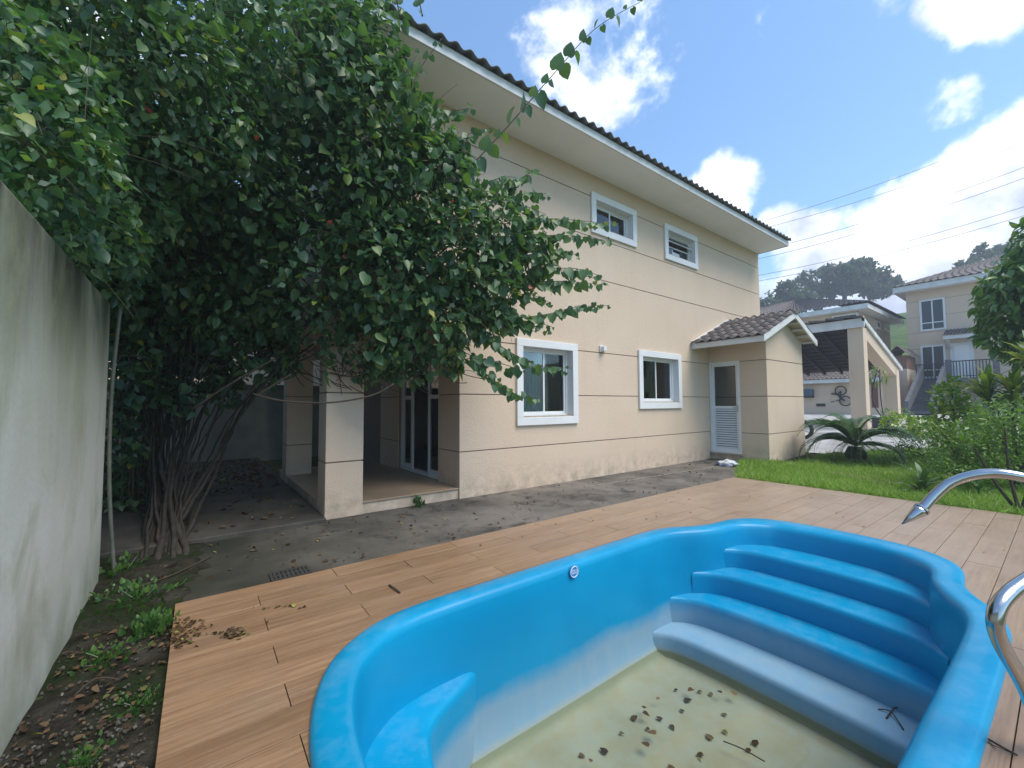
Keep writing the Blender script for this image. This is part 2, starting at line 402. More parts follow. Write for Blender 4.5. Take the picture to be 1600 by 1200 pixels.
# hillside grass surface: own sheet a little above the base
k = NM('hill_grass', .9, .15); k.color(k.mix(k.ramp(k.noise(.25, 7, .65), (.38, 0.0), (.62, 1.0)), (.060, .105, .022), (.125, .185, .04))); k.bump(k.noise(1.2, 7, .7), .8, .5); m_hill = k.m
mb = MB(); idx = {}
hx = [45+3*i for i in range(26)]; hy = [-40+4*i for i in range(30)]
for i, x in enumerate(hx):
    for j, y in enumerate(hy): idx[i, j] = len(mb.v); mb.v.append((x, y, T(x, y)+.05+.5*noise.noise((x*.15, y*.15, 3))*min(1, (x-45)/10)+.25))
for i in range(len(hx)-1):
    for j in range(len(hy)-1): mb.f.append((idx[i, j], idx[i+1, j], idx[i+1, j+1], idx[i, j+1]))
tag(mb.obj('hill', m_hill, smooth=True), 'green grassy hillside behind the neighbouring houses', 'hill', kind='structure')

# driveway / road
k = NM('pale_driveway', .85, .3); k.color(k.mix(k.ramp(k.noise(1.3, 6), (.35, 0.0), (.65, 1.0)), (.36, .35, .33), (.50, .49, .47))); k.bump(k.noise(30, 3), .3); m_road = k.m
mb = MB(); s = .5; n0 = {}
def gv(x, y, off):
    q = (round(x, 3), round(y, 3))
    if q not in n0: n0[q] = len(mb.v); mb.v.append((x, y, T(x, y)+off))
    return n0[q]
for i in range(72):
    for j in range(64):
        x, y = 12+i*s, -10+j*s
        if is_road(x+s/2, y+s/2): mb.f.append((gv(x, y, -.005), gv(x+s, y, -.005), gv(x+s, y+s, -.005), gv(x, y+s, -.005)))
tag(mb.obj('road', m_road, smooth=True), 'pale concrete driveway between the lawn and the carport', 'driveway', kind='structure')

# lawn sheet and grass blades
def is_lawn(x, y):
    if x < 7.62 or is_road(x, y): return False
    if x > 9.78 and y > 3.88: return x > 11.86 and y < 5
    if y > 3.57: return y < 3.57+(x-7.6)*.42 and x < 9.9
    return True
k = NM('lawn_soil', .95, .1); k.color(k.mix(k.ramp(k.noise(2.5, 6), (.38, 0.0), (.62, 1.0)), (.10, .155, .03), (.17, .25, .05))); k.bump(k.noise(40, 4), .6, .02); m_lawn = k.m
mb = MB(); n0 = {}; s = .2
for i in range(60):
    for j in range(75):
        x, y = 7.62+i*s, -10+j*s
        if is_lawn(x+s/2, y+s/2): mb.f.append((gv(x, y, -.012), gv(x+s, y, -.012), gv(x+s, y+s, -.012), gv(x, y+s, -.012)))
tag(mb.obj('lawn', m_lawn, smooth=True), 'green lawn beside the wood-look deck', 'lawn', kind='structure')
rg = np.random.default_rng(5)
def grass_patch(n, x0, x1, y0, y1, size, sd_):
    p = np.column_stack([rg.uniform(x0, x1, n), rg.uniform(y0, y1, n), np.zeros(n)])
    p = p[[is_lawn(a[0], a[1]) for a in p]]
    lush = np.array([.5+.5*noise.noise((a[0]*.9, a[1]*.9, 1)) for a in p]); p = p[rg.random(len(p)) < .45+.6*lush]
    p[:, 2] = [T(a[0], a[1])-.012 for a in p]
    m = len(p); ax = rg.normal(size=(m, 3))*.75; ax[:, 2] = .85
    no = rg.normal(size=(m, 3)); no[:, 2] *= .2
    return p, ax, no, size*(.45+.85*rg.random(m)), rg.random(m)
pp = [grass_patch(3500, 7.57, 7.80, -1.3, 3.6, .15, 0), grass_patch(2500, 8.2, 9.9, 3.6, 4.3, .13, 0), grass_patch(30000, 7.58, 9.9, .2, 4.4, .105, 0), grass_patch(18000, 9.9, 13.5, -1, 4.2, .11, 0), grass_patch(9000, 7.6, 11, -3.5, .2, .085, 0), grass_patch(7000, 12, 19, -6, 2.5, .14, 0)]
P_, A_, N_, S_, R_ = [np.concatenate([q[i] for q in pp]) for i in range(5)]
tag(leaf_obj('grass', leaf_mesh('grass', P_, A_, N_, S_, m_grass, (BLADE_V, BLADE_F), .085, R_)), 'short green grass blades growing over the lawn', 'grass', kind='stuff')

# concrete path, soil strip, side patio
k = NM('weathered_concrete', .8, .3)
c = k.mix(k.ramp(k.noise(1.1, 7, .65), (.35, 0.0), (.62, 1.0)), (.075, .068, .058), (.185, .165, .142))
c = k.mix(k.ramp(k.noise(2.6, 8, .7, dist=.6), (.52, 0.0), (.66, .9)), c, (.036, .033, .028))
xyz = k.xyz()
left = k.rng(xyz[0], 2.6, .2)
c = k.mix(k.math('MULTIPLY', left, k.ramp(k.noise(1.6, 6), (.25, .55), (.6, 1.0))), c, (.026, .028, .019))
c = k.mix(k.ramp(k.noise(70, 3, .7), (.34, .35), (.5, 0.0)), c, (.03, .03, .028))
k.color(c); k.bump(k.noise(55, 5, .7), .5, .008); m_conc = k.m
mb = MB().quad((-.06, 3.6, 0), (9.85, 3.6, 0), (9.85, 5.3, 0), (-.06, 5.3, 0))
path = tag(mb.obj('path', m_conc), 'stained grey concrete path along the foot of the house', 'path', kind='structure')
m_seam = simple('pale_mortar_line', (.34, .32, .28), .9, .4, 14)
mb = MB(); pts = [(4.9+i*.25, 4.66-.055*(i*.25)+.012*math.sin(i*2.3)) for i in range(17)]
for (a, b), (c2, d) in zip(pts, pts[1:]): mb.quad((a, b-.014, .004), (c2, d-.014, .004), (c2, d+.014, .004), (a, b+.014, .004))
mb.obj('mortar_seam', m_seam, path)
k = NM('leafy_soil', .95, .1)
c = k.mix(k.ramp(k.noise(6, 7, .7), (.38, 0.0), (.62, 1.0)), (.020, .018, .013), (.070, .064, .050))
c = k.mix(k.ramp(k.noise(2.6, 6), (.46, 0.0), (.60, .85)), c, (.022, .040, .012)); k.color(c); k.bump(k.noise(38, 6, .75), 1, .03); m_soil = k.m
mb = MB(); idx = {}
for i in range(21):
    for j in range(86):
        x, y = -.66+i*.05, 0.3+j*.056
        e = x+.06+.16*noise.noise((y*2.2, 1.3, 0))+.06*noise.noise((y*9, x*9, 2))
        z = -.022+.016*noise.noise((x*6, y*6, 0)) if y < 3.62 else .010+.014*noise.noise((x*6, y*6, 0))-max(0, e)*.14
        if y < 3.62 and x > -.1: z = -.028
        idx[i, j] = len(mb.v); mb.v.append((x, y, z))
for i in range(20):
    for j in range(85): mb.f.append((idx[i, j], idx[i+1, j], idx[i+1, j+1], idx[i, j+1]))
tag(mb.obj('soil', m_soil, smooth=True), 'strip of dark gravelly soil between the stained wall and the deck', 'soil', kind='structure')
k = NM('shade_toned_patio', .7, .4); c = k.mix(k.ramp(k.noise(.9, 7, .65), (.35, 0.0), (.6, 1.0)), (.024, .023, .018), (.085, .078, .064)); k.color(c); k.bump(k.noise(30, 5), .4, .01); m_patio = k.m  # concrete darkened so that the tree's shade sits in its colour
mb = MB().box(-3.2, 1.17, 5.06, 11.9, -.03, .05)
tag(mb.obj('patio', m_patio, bevel=.01), 'concrete patio slab at the side of the house, toned dark for tree shade', 'patio', kind='structure')

# ================================================================== pool
PC = 1.42
half = [(.34, 0), (.355, .28), (.395, .5), (.46, .69), (.55, .85), (.68, .98), (.86, 1.09), (1.12, 1.15), (1.5, 1.165), (2.2, 1.17), (3.0, 1.18), (3.5, 1.18), (3.75, 1.16), (3.95, 1.10), (4.14, 1.0), (4.34, .93), (4.55, .905), (4.72, .88), (4.9, .80), (5.04, .65), (5.12, .45), (5.155, .2), (5.16, 0)]
ctrl = [Vector((x, PC+y, 0)) for x, y in half]+[Vector((x, PC-y, 0)) for x, y in reversed(half[1:-1])]
def closed(ctrl, n):
    out = []; m = len(ctrl)
    for i in range(m):
        p0, p1, p2, p3 = ctrl[(i-1) % m], ctrl[i], ctrl[(i+1) % m], ctrl[(i+2) % m]
        for q in range(n):
            t = q/n; out.append(.5*((2*p1)+(p2-p0)*t+(2*p0-5*p1+4*p2-p3)*t*t+(3*p1-p0-3*p2+p3)*t**3))
    return out
dense = closed(ctrl, 24)
# even spacing
ln = [0]
for a, b in zip(dense, dense[1:]+dense[:1]): ln.append(ln[-1]+(b-a).length)
NP = 200; outl = []; j = 0
for i in range(NP):
    t = ln[-1]*i/NP
    while ln[j+1] < t: j += 1
    a = dense[j]; b = dense[(j+1) % len(dense)]; outl.append(a.lerp(b, (t-ln[j])/max(1e-9, ln[j+1]-ln[j])))
# inward normals, then a smoothed inset
def normals(o):
    r = []
    for i in range(len(o)):
        t = (o[(i+1) % len(o)]-o[i-1]).normalized(); r.append(Vector((t.y, -t.x, 0)))
    return r
nor = normals(outl)
if (outl[0]+nor[0]*.1-Vector((2.6, PC, 0))).length > (outl[0]-Vector((2.6, PC, 0))).length: nor = [-q for q in nor]
for _ in range(3): nor = [(nor[i-1]+nor[i]*2+nor[(i+1) % NP]).normalized() for i in range(NP)]
prof = [(-.004, -.06), (-.004, .012), (.004, .034), (.022, .047), (.07, .052), (.125, .050), (.152, .042), (.168, .022), (.176, -.01), (.182, -.10), (.190, -.30), (.200, -.52), (.212, -.74), (.226, -.88), (.25, -.955), (.30, -.99), (.42, -1.0)]
def widen(x): q = max(0, min(1, (x-4.45)/.55)); return q*q*(3-2*q)
mb = MB()
for off, z in prof:
    for i in range(NP): p = outl[i]+nor[i]*(off*(1+.62*widen(outl[i].x)) if off > 0 else off); mb.v.append((p.x, p.y, z))
for r in range(len(prof)-1):
    for i in range(NP): j = (i+1) % NP; mb.f.append((r*NP+i, r*NP+j, (r+1)*NP+j, (r+1)*NP+i))
L0 = (len(prof)-1)*NP; mb.f.append(tuple(L0+i for i in range(NP)))
def pool_mat():
    k = NM('blue_gelcoat', .32, .35)
    z = k.xyz()[2]; x = k.xyz()[0]
    w = k.noise(2.2, 6, .6); w2 = k.noise(1, 5, .6, k.map((9, 9, .8)))
    e = k.math('ADD', z, k.math('MULTIPLY', k.math('SUBTRACT', w, .5), .18))
    film = k.rng(e, -.57, -.70)                       # chalky film left below the old water line
    film = k.math('MULTIPLY', film, k.ramp(w2, (.2, .72), (.7, 1.0)))
    base = k.mix(k.ramp(k.noise(1.4, 4), (.35, 0.0), (.65, 1.0)), (.001, .235, .44), (.002, .27, .49))
    base = k.mix(k.math('MULTIPLY', film, .80), base, (.26, .355, .41))
    zz_ = k.math('ADD', z, k.math('MULTIPLY', k.math('SUBTRACT', w, .5), .04))
    base = k.mix(k.rng(zz_, -.885, -.945), base, (.25, .285, .235))      # scum line, then silt on the floor
    base = k.mix(k.rng(zz_, -.965, -.992), base, k.mix(k.ramp(k.noise(3, 5), (.35, 0.0), (.65, 1.0)), (.32, .32, .255), (.39, .385, .32)))
    # pale scuffs and dust on level faces
    g = k.n('ShaderNodeNewGeometry'); sp = k.n('ShaderNodeSeparateXYZ'); k.l(g.outputs['Normal'], sp.inputs[0])
    up = k.rng(sp.outputs[2], .75, .95)
    dust = k.math('MULTIPLY', up, k.ramp(k.noise(6, 7, .7), (.45, 0.0), (.8, .35)))
    base = k.mix(dust, base, (.20, .40, .60))
    k.color(base); k.rough(k.mix(film, .34, .75)); k.bump(k.noise(9, 4), .06, .02); return k.m
m_pool = pool_mat()
pool = thing('swimming_pool', 'blue fibreglass swimming pool sunk in the wood-look deck, nearly empty', 'pool', (2.6, PC, -1.0))
mb.obj('shell', m_pool, pool, smooth=True, fix=True)
# water lying on the bottom (the pool's own outline at that height)
k = NM('murky_water'); fr = k.n('ShaderNodeFresnel'); fr.inputs[0].default_value = 1.33
tr = k.n('ShaderNodeBsdfTransparent'); tr.inputs[0].default_value = (.86, .885, .80, 1)
gl = k.n('ShaderNodeBsdfGlossy'); gl.inputs['Roughness'].default_value = .02
bp = k.n('ShaderNodeBump'); bp.inputs['Strength'].default_value = .04; bp.inputs['Distance'].default_value = .02; k.l(k.noise(5, 3), bp.inputs['Height']); k.l(bp.outputs[0], gl.inputs['Normal'])
ms = k.n('ShaderNodeMixShader'); k.l(fr.outputs[0], ms.inputs[0]); k.l(tr.outputs[0], ms.inputs[1]); k.l(gl.outputs[0], ms.inputs[2]); k.l(ms.outputs[0], k.out.inputs[0]); m_water = k.m
wp = [(outl[i].x+nor[i].x*.24, outl[i].y+nor[i].y*.24, -.935) for i in range(NP)]
if sum(wp[i-1][0]*wp[i][1]-wp[i][0]*wp[i-1][1] for i in range(NP)) < 0: wp.reverse()
mb = MB(); mb.poly(wp)
tag(mb.obj('water', m_water), 'shallow murky water left on the pool floor', 'water', kind='structure')
# steps in the alcove
def step(xf, z, zb, bow, w0):
    mb = MB(); rows = []
    for q in range(25):
        t = -1+2*q/24; y = PC+t*w0; x = xf+bow*(1-t*t)-.02-.16*abs(t)**9
        rows.append([(x+.004, y, zb), (x, y, z-.05), (x+.008, y, z-.018), (x+.03, y, z-.003), (x+.06, y, z), (5.02, y, z)])
    for r in rows: mb.v += r
    for q in range(24):
        for a in range(5): i = q*6+a; mb.f.append((i, i+6, i+7, i+1))
    return mb.obj('step', m_pool, pool, smooth=True)
step(4.46, -.165, -.37, .06, .76); step(4.11, -.35, -.56, .10, .88); step(3.84, -.55, -.80, .07, .97); step(3.52, -.78, -1.02, .04, 1.0)
# bench in the rounded end
bf = bez([(1.55, PC+1.02, 0), (1.38, PC+.89, 0), (1.18, PC+.80, 0), (1.05, PC+.71, 0), (.99, PC+.59, 0), (.95, PC+.45, 0), (.93, PC+.2, 0), (.925, PC, 0)], 5)
bf = bf+[Vector((p.x, 2*PC-p.y, 0)) for p in reversed(bf[:-1])]
mb = MB()
for p in bf:
    d = Vector((-1, 0, 0)) if abs(p.y-PC) < .3 else Vector((-.8, .25*(1 if p.y > PC else -1), 0)).normalized()
    for off, z in ((.0, -1.0), (0, -.46), (.01, -.425), (.035, -.405), (.07, -.4)): mb.v.append((p.x+d.x*off, p.y+d.y*off, z))
    mb.v.append((.30, p.y, -.4))
for q in range(len(bf)-1):
    for a in range(5): i = q*6+a; mb.f.append((i, i+1, i+7, i+6))
mb.obj('bench', m_pool, pool, smooth=True)
# maker's badge on the far wall
m_badge = simple('badge_blue', (.05, .22, .50), .3, .1, 20); m_badgew = simple('badge_white', (.55, .66, .78), .35, .05, 20)
bc = Vector((2.40, 2.41, -.005))
mb = MB(); mb.tube([bc+Vector((0, 0, 0)), bc+Vector((0, -.013, 0))], .045, 28)
bd = mb.obj('badge', m_badge, pool)
mb = MB(); mb.tube([bc+Vector((.041*math.cos(a), -.014, .041*math.sin(a))) for a in [i*2*math.pi/32 for i in range(33)]], .0045, 6, False); mb.obj('badge_rim', m_badgew, bd)
fc = bpy.data.curves.new('lettering', 'FONT'); fc.body = 'iGUi'; fc.size = .044; fc.extrude = .0015; fc.offset = .0008; fc.align_x = 'CENTER'; fc.align_y = 'CENTER'
fo = bpy.data.objects.new('tmp', fc); col.objects.link(fo)
dg = bpy.context.evaluated_depsgraph_get(); fm = bpy.data.meshes.new_from_object(fo.evaluated_get(dg)); bpy.data.objects.remove(fo)
fm.name = 'lettering'; fm.materials.clear(); fm.materials.append(m_badgew)
link(bpy.data.objects.new('lettering', fm), bd, Matrix.Translation(bc+Vector((0, -.0145, 0))) @ Matrix.Rotation(math.pi/2, 4, 'X'))

# ================================================================== deck
def plank_mat():
    k = NM('wood_look_porcelain', .42, .5); oi = k.n('ShaderNodeObjectInfo')
    off = k.n('ShaderNodeVectorMath', operation='ADD'); k.l(k.co, off.inputs[0])
    cx = k.n('ShaderNodeCombineXYZ'); k.l(k.math('MULTIPLY', oi.outputs['Random'], 37.0), cx.inputs[0]); k.l(k.math('MULTIPLY', oi.outputs['Random'], 91.0), cx.inputs[1]); k.l(cx.outputs[0], off.inputs[1])
    v = off.outputs[0]
    g1 = k.noise(1, 7, .6, k.map((1.6, 30, 8), v), .4); g2 = k.noise(1, 6, .65, k.map((5, 110, 30), v))
    c = k.ramp(g1, (.28, (.185, .110, .058)), (.5, (.275, .172, .098)), (.72, (.345, .230, .140)))
    c = k.mix(k.ramp(g2, (.36, .6), (.52, 0.0)), c, (.17, .10, .06))
    c = k.mix(1.0, c, k.ramp(oi.outputs['Random'], (0, (.86, .84, .82)), (1, (1.1, 1.08, 1.06))), 'MULTIPLY')
    wn_ = k.n('ShaderNodeNewGeometry'); px = k.n('ShaderNodeSeparateXYZ'); k.l(wn_.outputs['Position'], px.inputs[0])
    wd = k.noise(1.3, 6, .65, wn_.outputs['Position'])
    dirt = k.ramp(wd, (.5, 0.0), (.72, .55)); c = k.mix(dirt, c, (.23, .165, .12))
    pale = k.math('MULTIPLY', k.rng(px.outputs[0], 1.8, 5.2), k.ramp(k.noise(2.4, 6, .6, wn_.outputs['Position']), (.2, .2), (.6, .55)))   # sky reflection put into the colour as paler planks at this end
    c = k.mix(pale, c, (.41, .325, .25))
    k.color(c); k.rough(k.mix(dirt, .40, .6)); k.bump(g2, .22, .004); return k.m
m_plank = plank_mat(); m_grout = simple('grout', (.055, .042, .032), .95, .3, 20)
cut = MB().prism([(outl[i].x+nor[i].x*.04, outl[i].y+nor[i].y*.04) for i in range(NP)][::(1 if True else -1)], -2, 1).obj('cutter', None, fix=True)
def inside(x, y):
    c = False
    for i in range(NP):
        a, b = outl[i], outl[i-1]
        if (a.y > y) != (b.y > y) and x < (b.x-a.x)*(y-a.y)/(b.y-a.y)+a.x: c = not c
    return c
def carve(o):
    m = o.modifiers.new('b', 'BOOLEAN'); m.operation = 'DIFFERENCE'; m.solver = 'EXACT'; m.object = cut
    bpy.context.view_layer.update(); dg = bpy.context.evaluated_depsgraph_get()
    me = bpy.data.meshes.new_from_object(o.evaluated_get(dg)); o.modifiers.clear(); o.data = me
DX0, DX1, DY1, PW, PL, J = -.10, 7.60, 3.6, .19, 1.05, .0042
deck = tag(MB().box(DX0, DX1, -1.34, DY1, -.03, .003).obj('deck', m_grout), 'wood-look plank deck around the blue pool', 'deck', kind='structure'); carve(deck)
cache = {}; todo = []
for r in range(26):
    y1 = DY1-r*PW; y0 = y1-PW
    x = .35-PL*2+(.525 if r % 2 == 0 else 0)
    while x < DX1:
        a, b = max(x, DX0), min(x+PL, DX1); x += PL
        if b-a < .04: continue
        ins = [inside(px, py) for px in np.linspace(a, b, 9) for py in (y0, (y0+y1)/2, y1)]
        if all(ins): continue
        w = b-a-J; h = PW-J
        key = round(w, 3)
        if key not in cache:
            m = MB(); e = .0005; zt = .014
            pr = [(-w/2, -h/2), (w/2, -h/2), (w/2, h/2), (-w/2, h/2)]
            m.v = [(px, py, -.012) for px, py in pr]+[(px, py, zt-e) for px, py in pr]+[(px-math.copysign(e, px), py-math.copysign(e, py), zt) for px, py in pr]
            m.f = [(0, 1, 5, 4), (1, 2, 6, 5), (2, 3, 7, 6), (3, 0, 4, 7), (4, 5, 9, 8), (5, 6, 10, 9), (6, 7, 11, 10), (7, 4, 8, 11), (8, 9, 10, 11), (3, 2, 1, 0)]
            cache[key] = m.mesh('plank', m_plank)
        o = bpy.data.objects.new('plank', cache[key])
        link(o, deck, Matrix.Translation(((a+b)/2, (y0+y1)/2, random.Random(r*100+int(x*10)).uniform(-.0008, .0008))))
        if any(ins): todo.append(o)
for o in todo: carve(o)
bpy.data.objects.remove(cut)

# ================================================================== main house
YW = 5.175; XL, XP, XR = 1.175, 2.945, 12.76; ZS = 5.614
GZ = [.651, 1.47, 2.27, 3.65, 4.42, 5.19]; GG = .016
house = thing('main_house', 'two-storey cream stucco house with dark tiled eaves and shaded corner porch', 'house', (7, 8, 0))
WIN = [(3.95, 5.30, .985, 2.37), (7.05, 8.58, 1.215, 2.41), (5.72, 7.06, 4.50, 5.27), (8.06, 9.40, 4.49, 5.285)]
MW = .125
ops = [(a+MW-.02, b-MW+.02, c+MW-.02, d-MW+.02) for a, b, c, d in WIN]
def solid(u, z):
    if u < XP and z < 2.45: return False
    return not any(a < u < b and c < z < d for a, b, c, d in ops)
def solid_core(u, z): return solid(u if z > 2.45 else u-.012, z)
us = [XL, XP, XR]+[q for o in ops for q in o[:2]]; zz = [0, 2.45, ZS]+[q for o in ops for q in o[2:]]
wall = MB().wall('y', YW+.012, YW+.2, [XL+.2, XP, XP+.012, XR-.2]+[q for o in ops for q in o[:2]], zz, solid_core).obj('wall', m_groove, house, fix=True)
lv = [0]+GZ+[ZS]
for i in range(len(lv)-1):
    z0 = lv[i]+(GG/2 if i else 0); z1 = lv[i+1]-(GG/2 if i < len(lv)-2 else 0)
    zs_ = [z0, z1]+[q for q in zz if z0 < q < z1]
    for pc in MB().wall('y', YW, YW+.011, us, zs_, solid).pieces(): pc.obj('plaster_panel', m_wall, wall, fix=True)
# side walls, porch wall, rear
MB().box(XR-.2, XR, YW+.0115, 11, 0, ZS).obj('wall', m_wall, house)
MB().box(XL, XR, 11, 11.2, 2.45, ZS).obj('wall', m_wall, house); MB().box(XP, XR, 11.0, 11.2, 0, 2.45).obj('wall', m_wall, house)
MB().box(XL, XL+.2, YW+.0115, 11, 2.45, ZS).obj('wall', m_wall, house)
DY0, DY1_ = 5.83, 7.45
pf = lambda u, z: not (DY0 < u < DY1_ and .15 < z < 2.3)
pw = MB().wall('x', XP+.012, XP+.2, [YW+.2, DY0, DY1_, 11], [0, .15, 2.3, 2.45], pf).obj('wall', m_groove, house, fix=True)
for i, (a, b) in enumerate(((0, GZ[0]), (GZ[0], GZ[1]), (GZ[1], GZ[2]), (GZ[2], 2.45))):
    z0 = a+(GG/2 if i else 0); z1 = b-(GG/2 if i < 3 else 0)
    for pc in MB().wall('x', XP, XP+.011, [YW+.012, DY0, DY1_, 8.4], [z0, z1]+[q for q in (.15, 2.3) if z0 < q < z1], pf).pieces(): pc.obj('plaster_panel', m_wall, pw, fix=True)
MB().box(XL, XP, YW+.2, 11, 2.44, 2.56).obj('porch_ceiling', m_wall, house)
MB().box(XP+.2, XR-.2, YW+.2, 11, -.02, .12).obj('floor', m_room, house)
MB().box(XP+.2, XR-.2, YW+.2, 11, 2.62, 2.72).obj('upper_floor', m_room, house)
k = NM('porch_ceramic', .35, .5); br = k.n('ShaderNodeTexBrick'); br.offset = 0; br.inputs['Scale'].default_value = 1; br.inputs['Brick Width'].default_value = .45; br.inputs['Row Height'].default_value = .45; br.inputs['Mortar Size'].default_value = .004
br.inputs[1].default_value = (.40, .29, .19, 1); br.inputs[2].default_value = (.36, .26, .175, 1); br.inputs[3].default_value = (.22, .17, .12, 1); k.l(k.co, br.inputs[0])
k.color(k.mix(k.ramp(k.noise(2, 6), (.4, 0.0), (.7, .45)), br.outputs[0], (.24, .17, .11))); m_ceram = k.m
MB().box(XL+.02, XP, YW+.03, 8.7, 0, .13).obj('porch_plinth', m_wall, house)
MB().box(XL+.005, XP-.002, YW+.012, 8.72, .13, .15).obj('porch_floor', m_ceram, house, bevel=.004)
def column(x0, x1, y0, y1, ztop):
    c = MB().box(x0+.012, x1-.012, y0+.012, y1-.012, 0, ztop).obj('porch_column', m_groove, house)
    ls = [0]+[g for g in GZ if g < ztop]+[ztop]
    for i in range(len(ls)-1):
        MB().box(x0, x1, y0, y1, ls[i]+(GG/2 if i else .001), ls[i+1]-(GG/2 if i < len(ls)-2 else 0)).obj('plaster_panel', m_wall, c, bevel=.004)
column(XL, 1.605, YW-.003, YW+.37, 2.45); column(XL, 1.57, 7.9, 8.3, 2.45)
# glazed porch door in the wall beside the porch
pd_ = MB().ringx(DY0, DY1_, .15, 2.3, .06, XP+.05, XP+.13).obj('porch_door', m_alu, house)
def leaf_door(y0, y1, x):
    f = MB().ringx(y0, y1, .21, 2.24, .065, x, x+.035); f.box(x, x+.035, y0+.065, y1-.065, 1.42, 1.48)
    f.obj('door_leaf', m_alu, pd_)
    g = MB(); g.box(x+.014, x+.02, y0+.065, y1-.065, .275, 1.42); g.box(x+.014, x+.02, y0+.065, y1-.065, 1.48, 2.175); g.obj('pane', m_glass, pd_)
leaf_door(DY0+.06, DY0+.50, XP+.06); leaf_door(DY1_-.50, DY1_-.06, XP+.06)
# windows
def frame_window(parent, W, kind):
    a, b, c, d = W
    w = MB().ring(a, b, c, d, MW, YW-.042, YW-.001); w.ring(a+MW-.026, b-MW+.026, c+MW-.026, d-MW+.026, .026, YW-.001, YW+.155)
    w = w.obj('window', m_white, parent, bevel=.006)
    x0, x1, z0, z1 = a+MW, b-MW, c+MW, d-MW
    MB().box(x0+.002, x1-.002, YW-.02, YW+.10, z0-.004, z0+.022).obj('sill', m_sill, w)
    z0 += .022; f = .035; yb = YW+.105
    MB().ring(x0, x1, z0, z1, f, yb, yb+.05).obj('sash_frame', m_alu, w)
    xm = (x0+x1)/2
    if kind == 'slide':
        for (p, q, yo) in ((x0+f, xm+.02, .004), (xm-.02, x1-f, .028)):
            s_ = MB().ring(p, q, z0+f, z1-f, .032, yb+yo, yb+yo+.02).obj('sash', m_alu, w)
            MB().box(p+.032, q-.032, yb+yo+.008, yb+yo+.012, z0+f+.032, z1-f-.032).obj('pane', m_glass, w)
    else:
        MB().box(x0+f, x1-f, yb+.02, yb+.045, z0+(z1-z0)*.46, z0+(z1-z0)*.46+.025).obj('mullion', m_alu, w)
        zl, zh, ang = z0+(z1-z0)*.46+.03, z1-f, rad(32)
        H = zh-zl
        def tp(x, h, t): return (x, yb+.02-math.sin(ang)*(H-h)+t*math.cos(ang), zh-math.cos(ang)*(H-h)-t*math.sin(ang)*0)
        m = MB(); th = .02
        for (p, q, h0, h1) in ((x0+f, x1-f, 0, .035), (x0+f, x1-f, H-.035, H), (x0+f, x0+f+.03, .035, H-.035), (x1-f-.03, x1-f, .035, H-.035)):
            n = len(m.v); m.v += [tp(p, h0, 0), tp(q, h0, 0), tp(q, h1, 0), tp(p, h1, 0), tp(p, h0, th), tp(q, h0, th), tp(q, h1, th), tp(p, h1, th)]
            for fc_ in ((0, 1, 2, 3), (7, 6, 5, 4), (0, 4, 5, 1), (1, 5, 6, 2), (2, 6, 7, 3), (3, 7, 4, 0)): m.f.append(tuple(n+i for i in fc_))
        m.obj('open_sash', m_alu, w, fix=True)
        MB().quad(tp(x0+f+.03, .035, .01), tp(x1-f-.03, .035, .01), tp(x1-f-.03, H-.035, .01), tp(x0+f+.03, H-.035, .01)).obj('pane', m_glass, w)
        MB().box(x0+f, xm-.1, yb+.03, yb+.034, z0+f, z0+(z1-z0)*.46).obj('pane', m_glass, w)
        MB().box(xm-.1, xm+.22, yb+.06, yb+.08, z0+f, z0+(z1-z0)*.36).obj('box_on_sill', m_white, w)
        MB().box(xm+.22, x1-f, yb+.03, yb+.034, z0+f, z0+(z1-z0)*.46).obj('pane', m_glass, w)
    return w
wins = [frame_window(house, W, 'slide' if i < 3 else 'awning') for i, W in enumerate(WIN)]
m_curt = simple('pale_curtain', (.62, .70, .68), .9, .1, 4)
def curtain(w, x0, x1, y, z0, z1, seed):
    mb = MB(); rr = random.Random(seed); n = 60; ph = 0
    for i in range(n+1):
        ph += rr.uniform(.5, 1.1); dy = .03*math.sin(ph)
        x = x0+(x1-x0)*i/n; mb.v += [(x, y+dy, z0), (x, y+dy*.8, z1)]
    for i in range(n): mb.f.append((2*i, 2*i+2, 2*i+3, 2*i+1))
    mb.obj('curtain', m_curt, w, smooth=True)
curtain(wins[0], 4.08, 4.66, YW+.20, 1.05, 2.33, 1); curtain(wins[2], 5.84, 6.3, YW+.2, 4.55, 5.25, 2); curtain(wins[1], 8.05, 8.25, YW+.24, 1.3, 2.38, 3)
# eaves
EY = 4.40
MB().box(XL-.28, XR+.02, EY+.03, YW+.001, ZS, ZS+.03).obj('soffit', m_soffit, house)
MB().box(XL-.28, XR+.03, EY, EY+.029, ZS-.012, ZS+.115).obj('fascia', m_trim, house, bevel=.004)
MB().box(XR+.001, XR+.03, EY+.03, 11.2, ZS-.012, ZS+.115).obj('fascia', m_trim, house)
RA = rad(21)
def tile_mesh(name, w, L, amp, mat, th=.014, seg=6):
    mb = MB()
    for yy, lift in ((0, 0), (L, -.02)):
        for t in (0, -th):
            for i in range(seg+1):
                u = i/seg; z = amp*(.5-.5*math.cos(2*math.pi*u)); mb.v.append((-w/2+w*u, yy, z+t+lift))
    n = seg+1
    for i in range(seg):
        a, b, c, d = i, n+i, 2*n+i, 3*n+i
        mb.f += [(a, a+1, c+1, c), (b, d, d+1, b+1), (a, b, b+1, a+1)]
    return mb.mesh(name, mat, True)
TW = .205
te = tile_mesh('eave_tile', TW, .42, .048, m_tile_main, .013)
roof = MB()
seg = 4; nx = int((XR-XL+.34)/TW)*seg; rows = 18
x0r = XL-.30
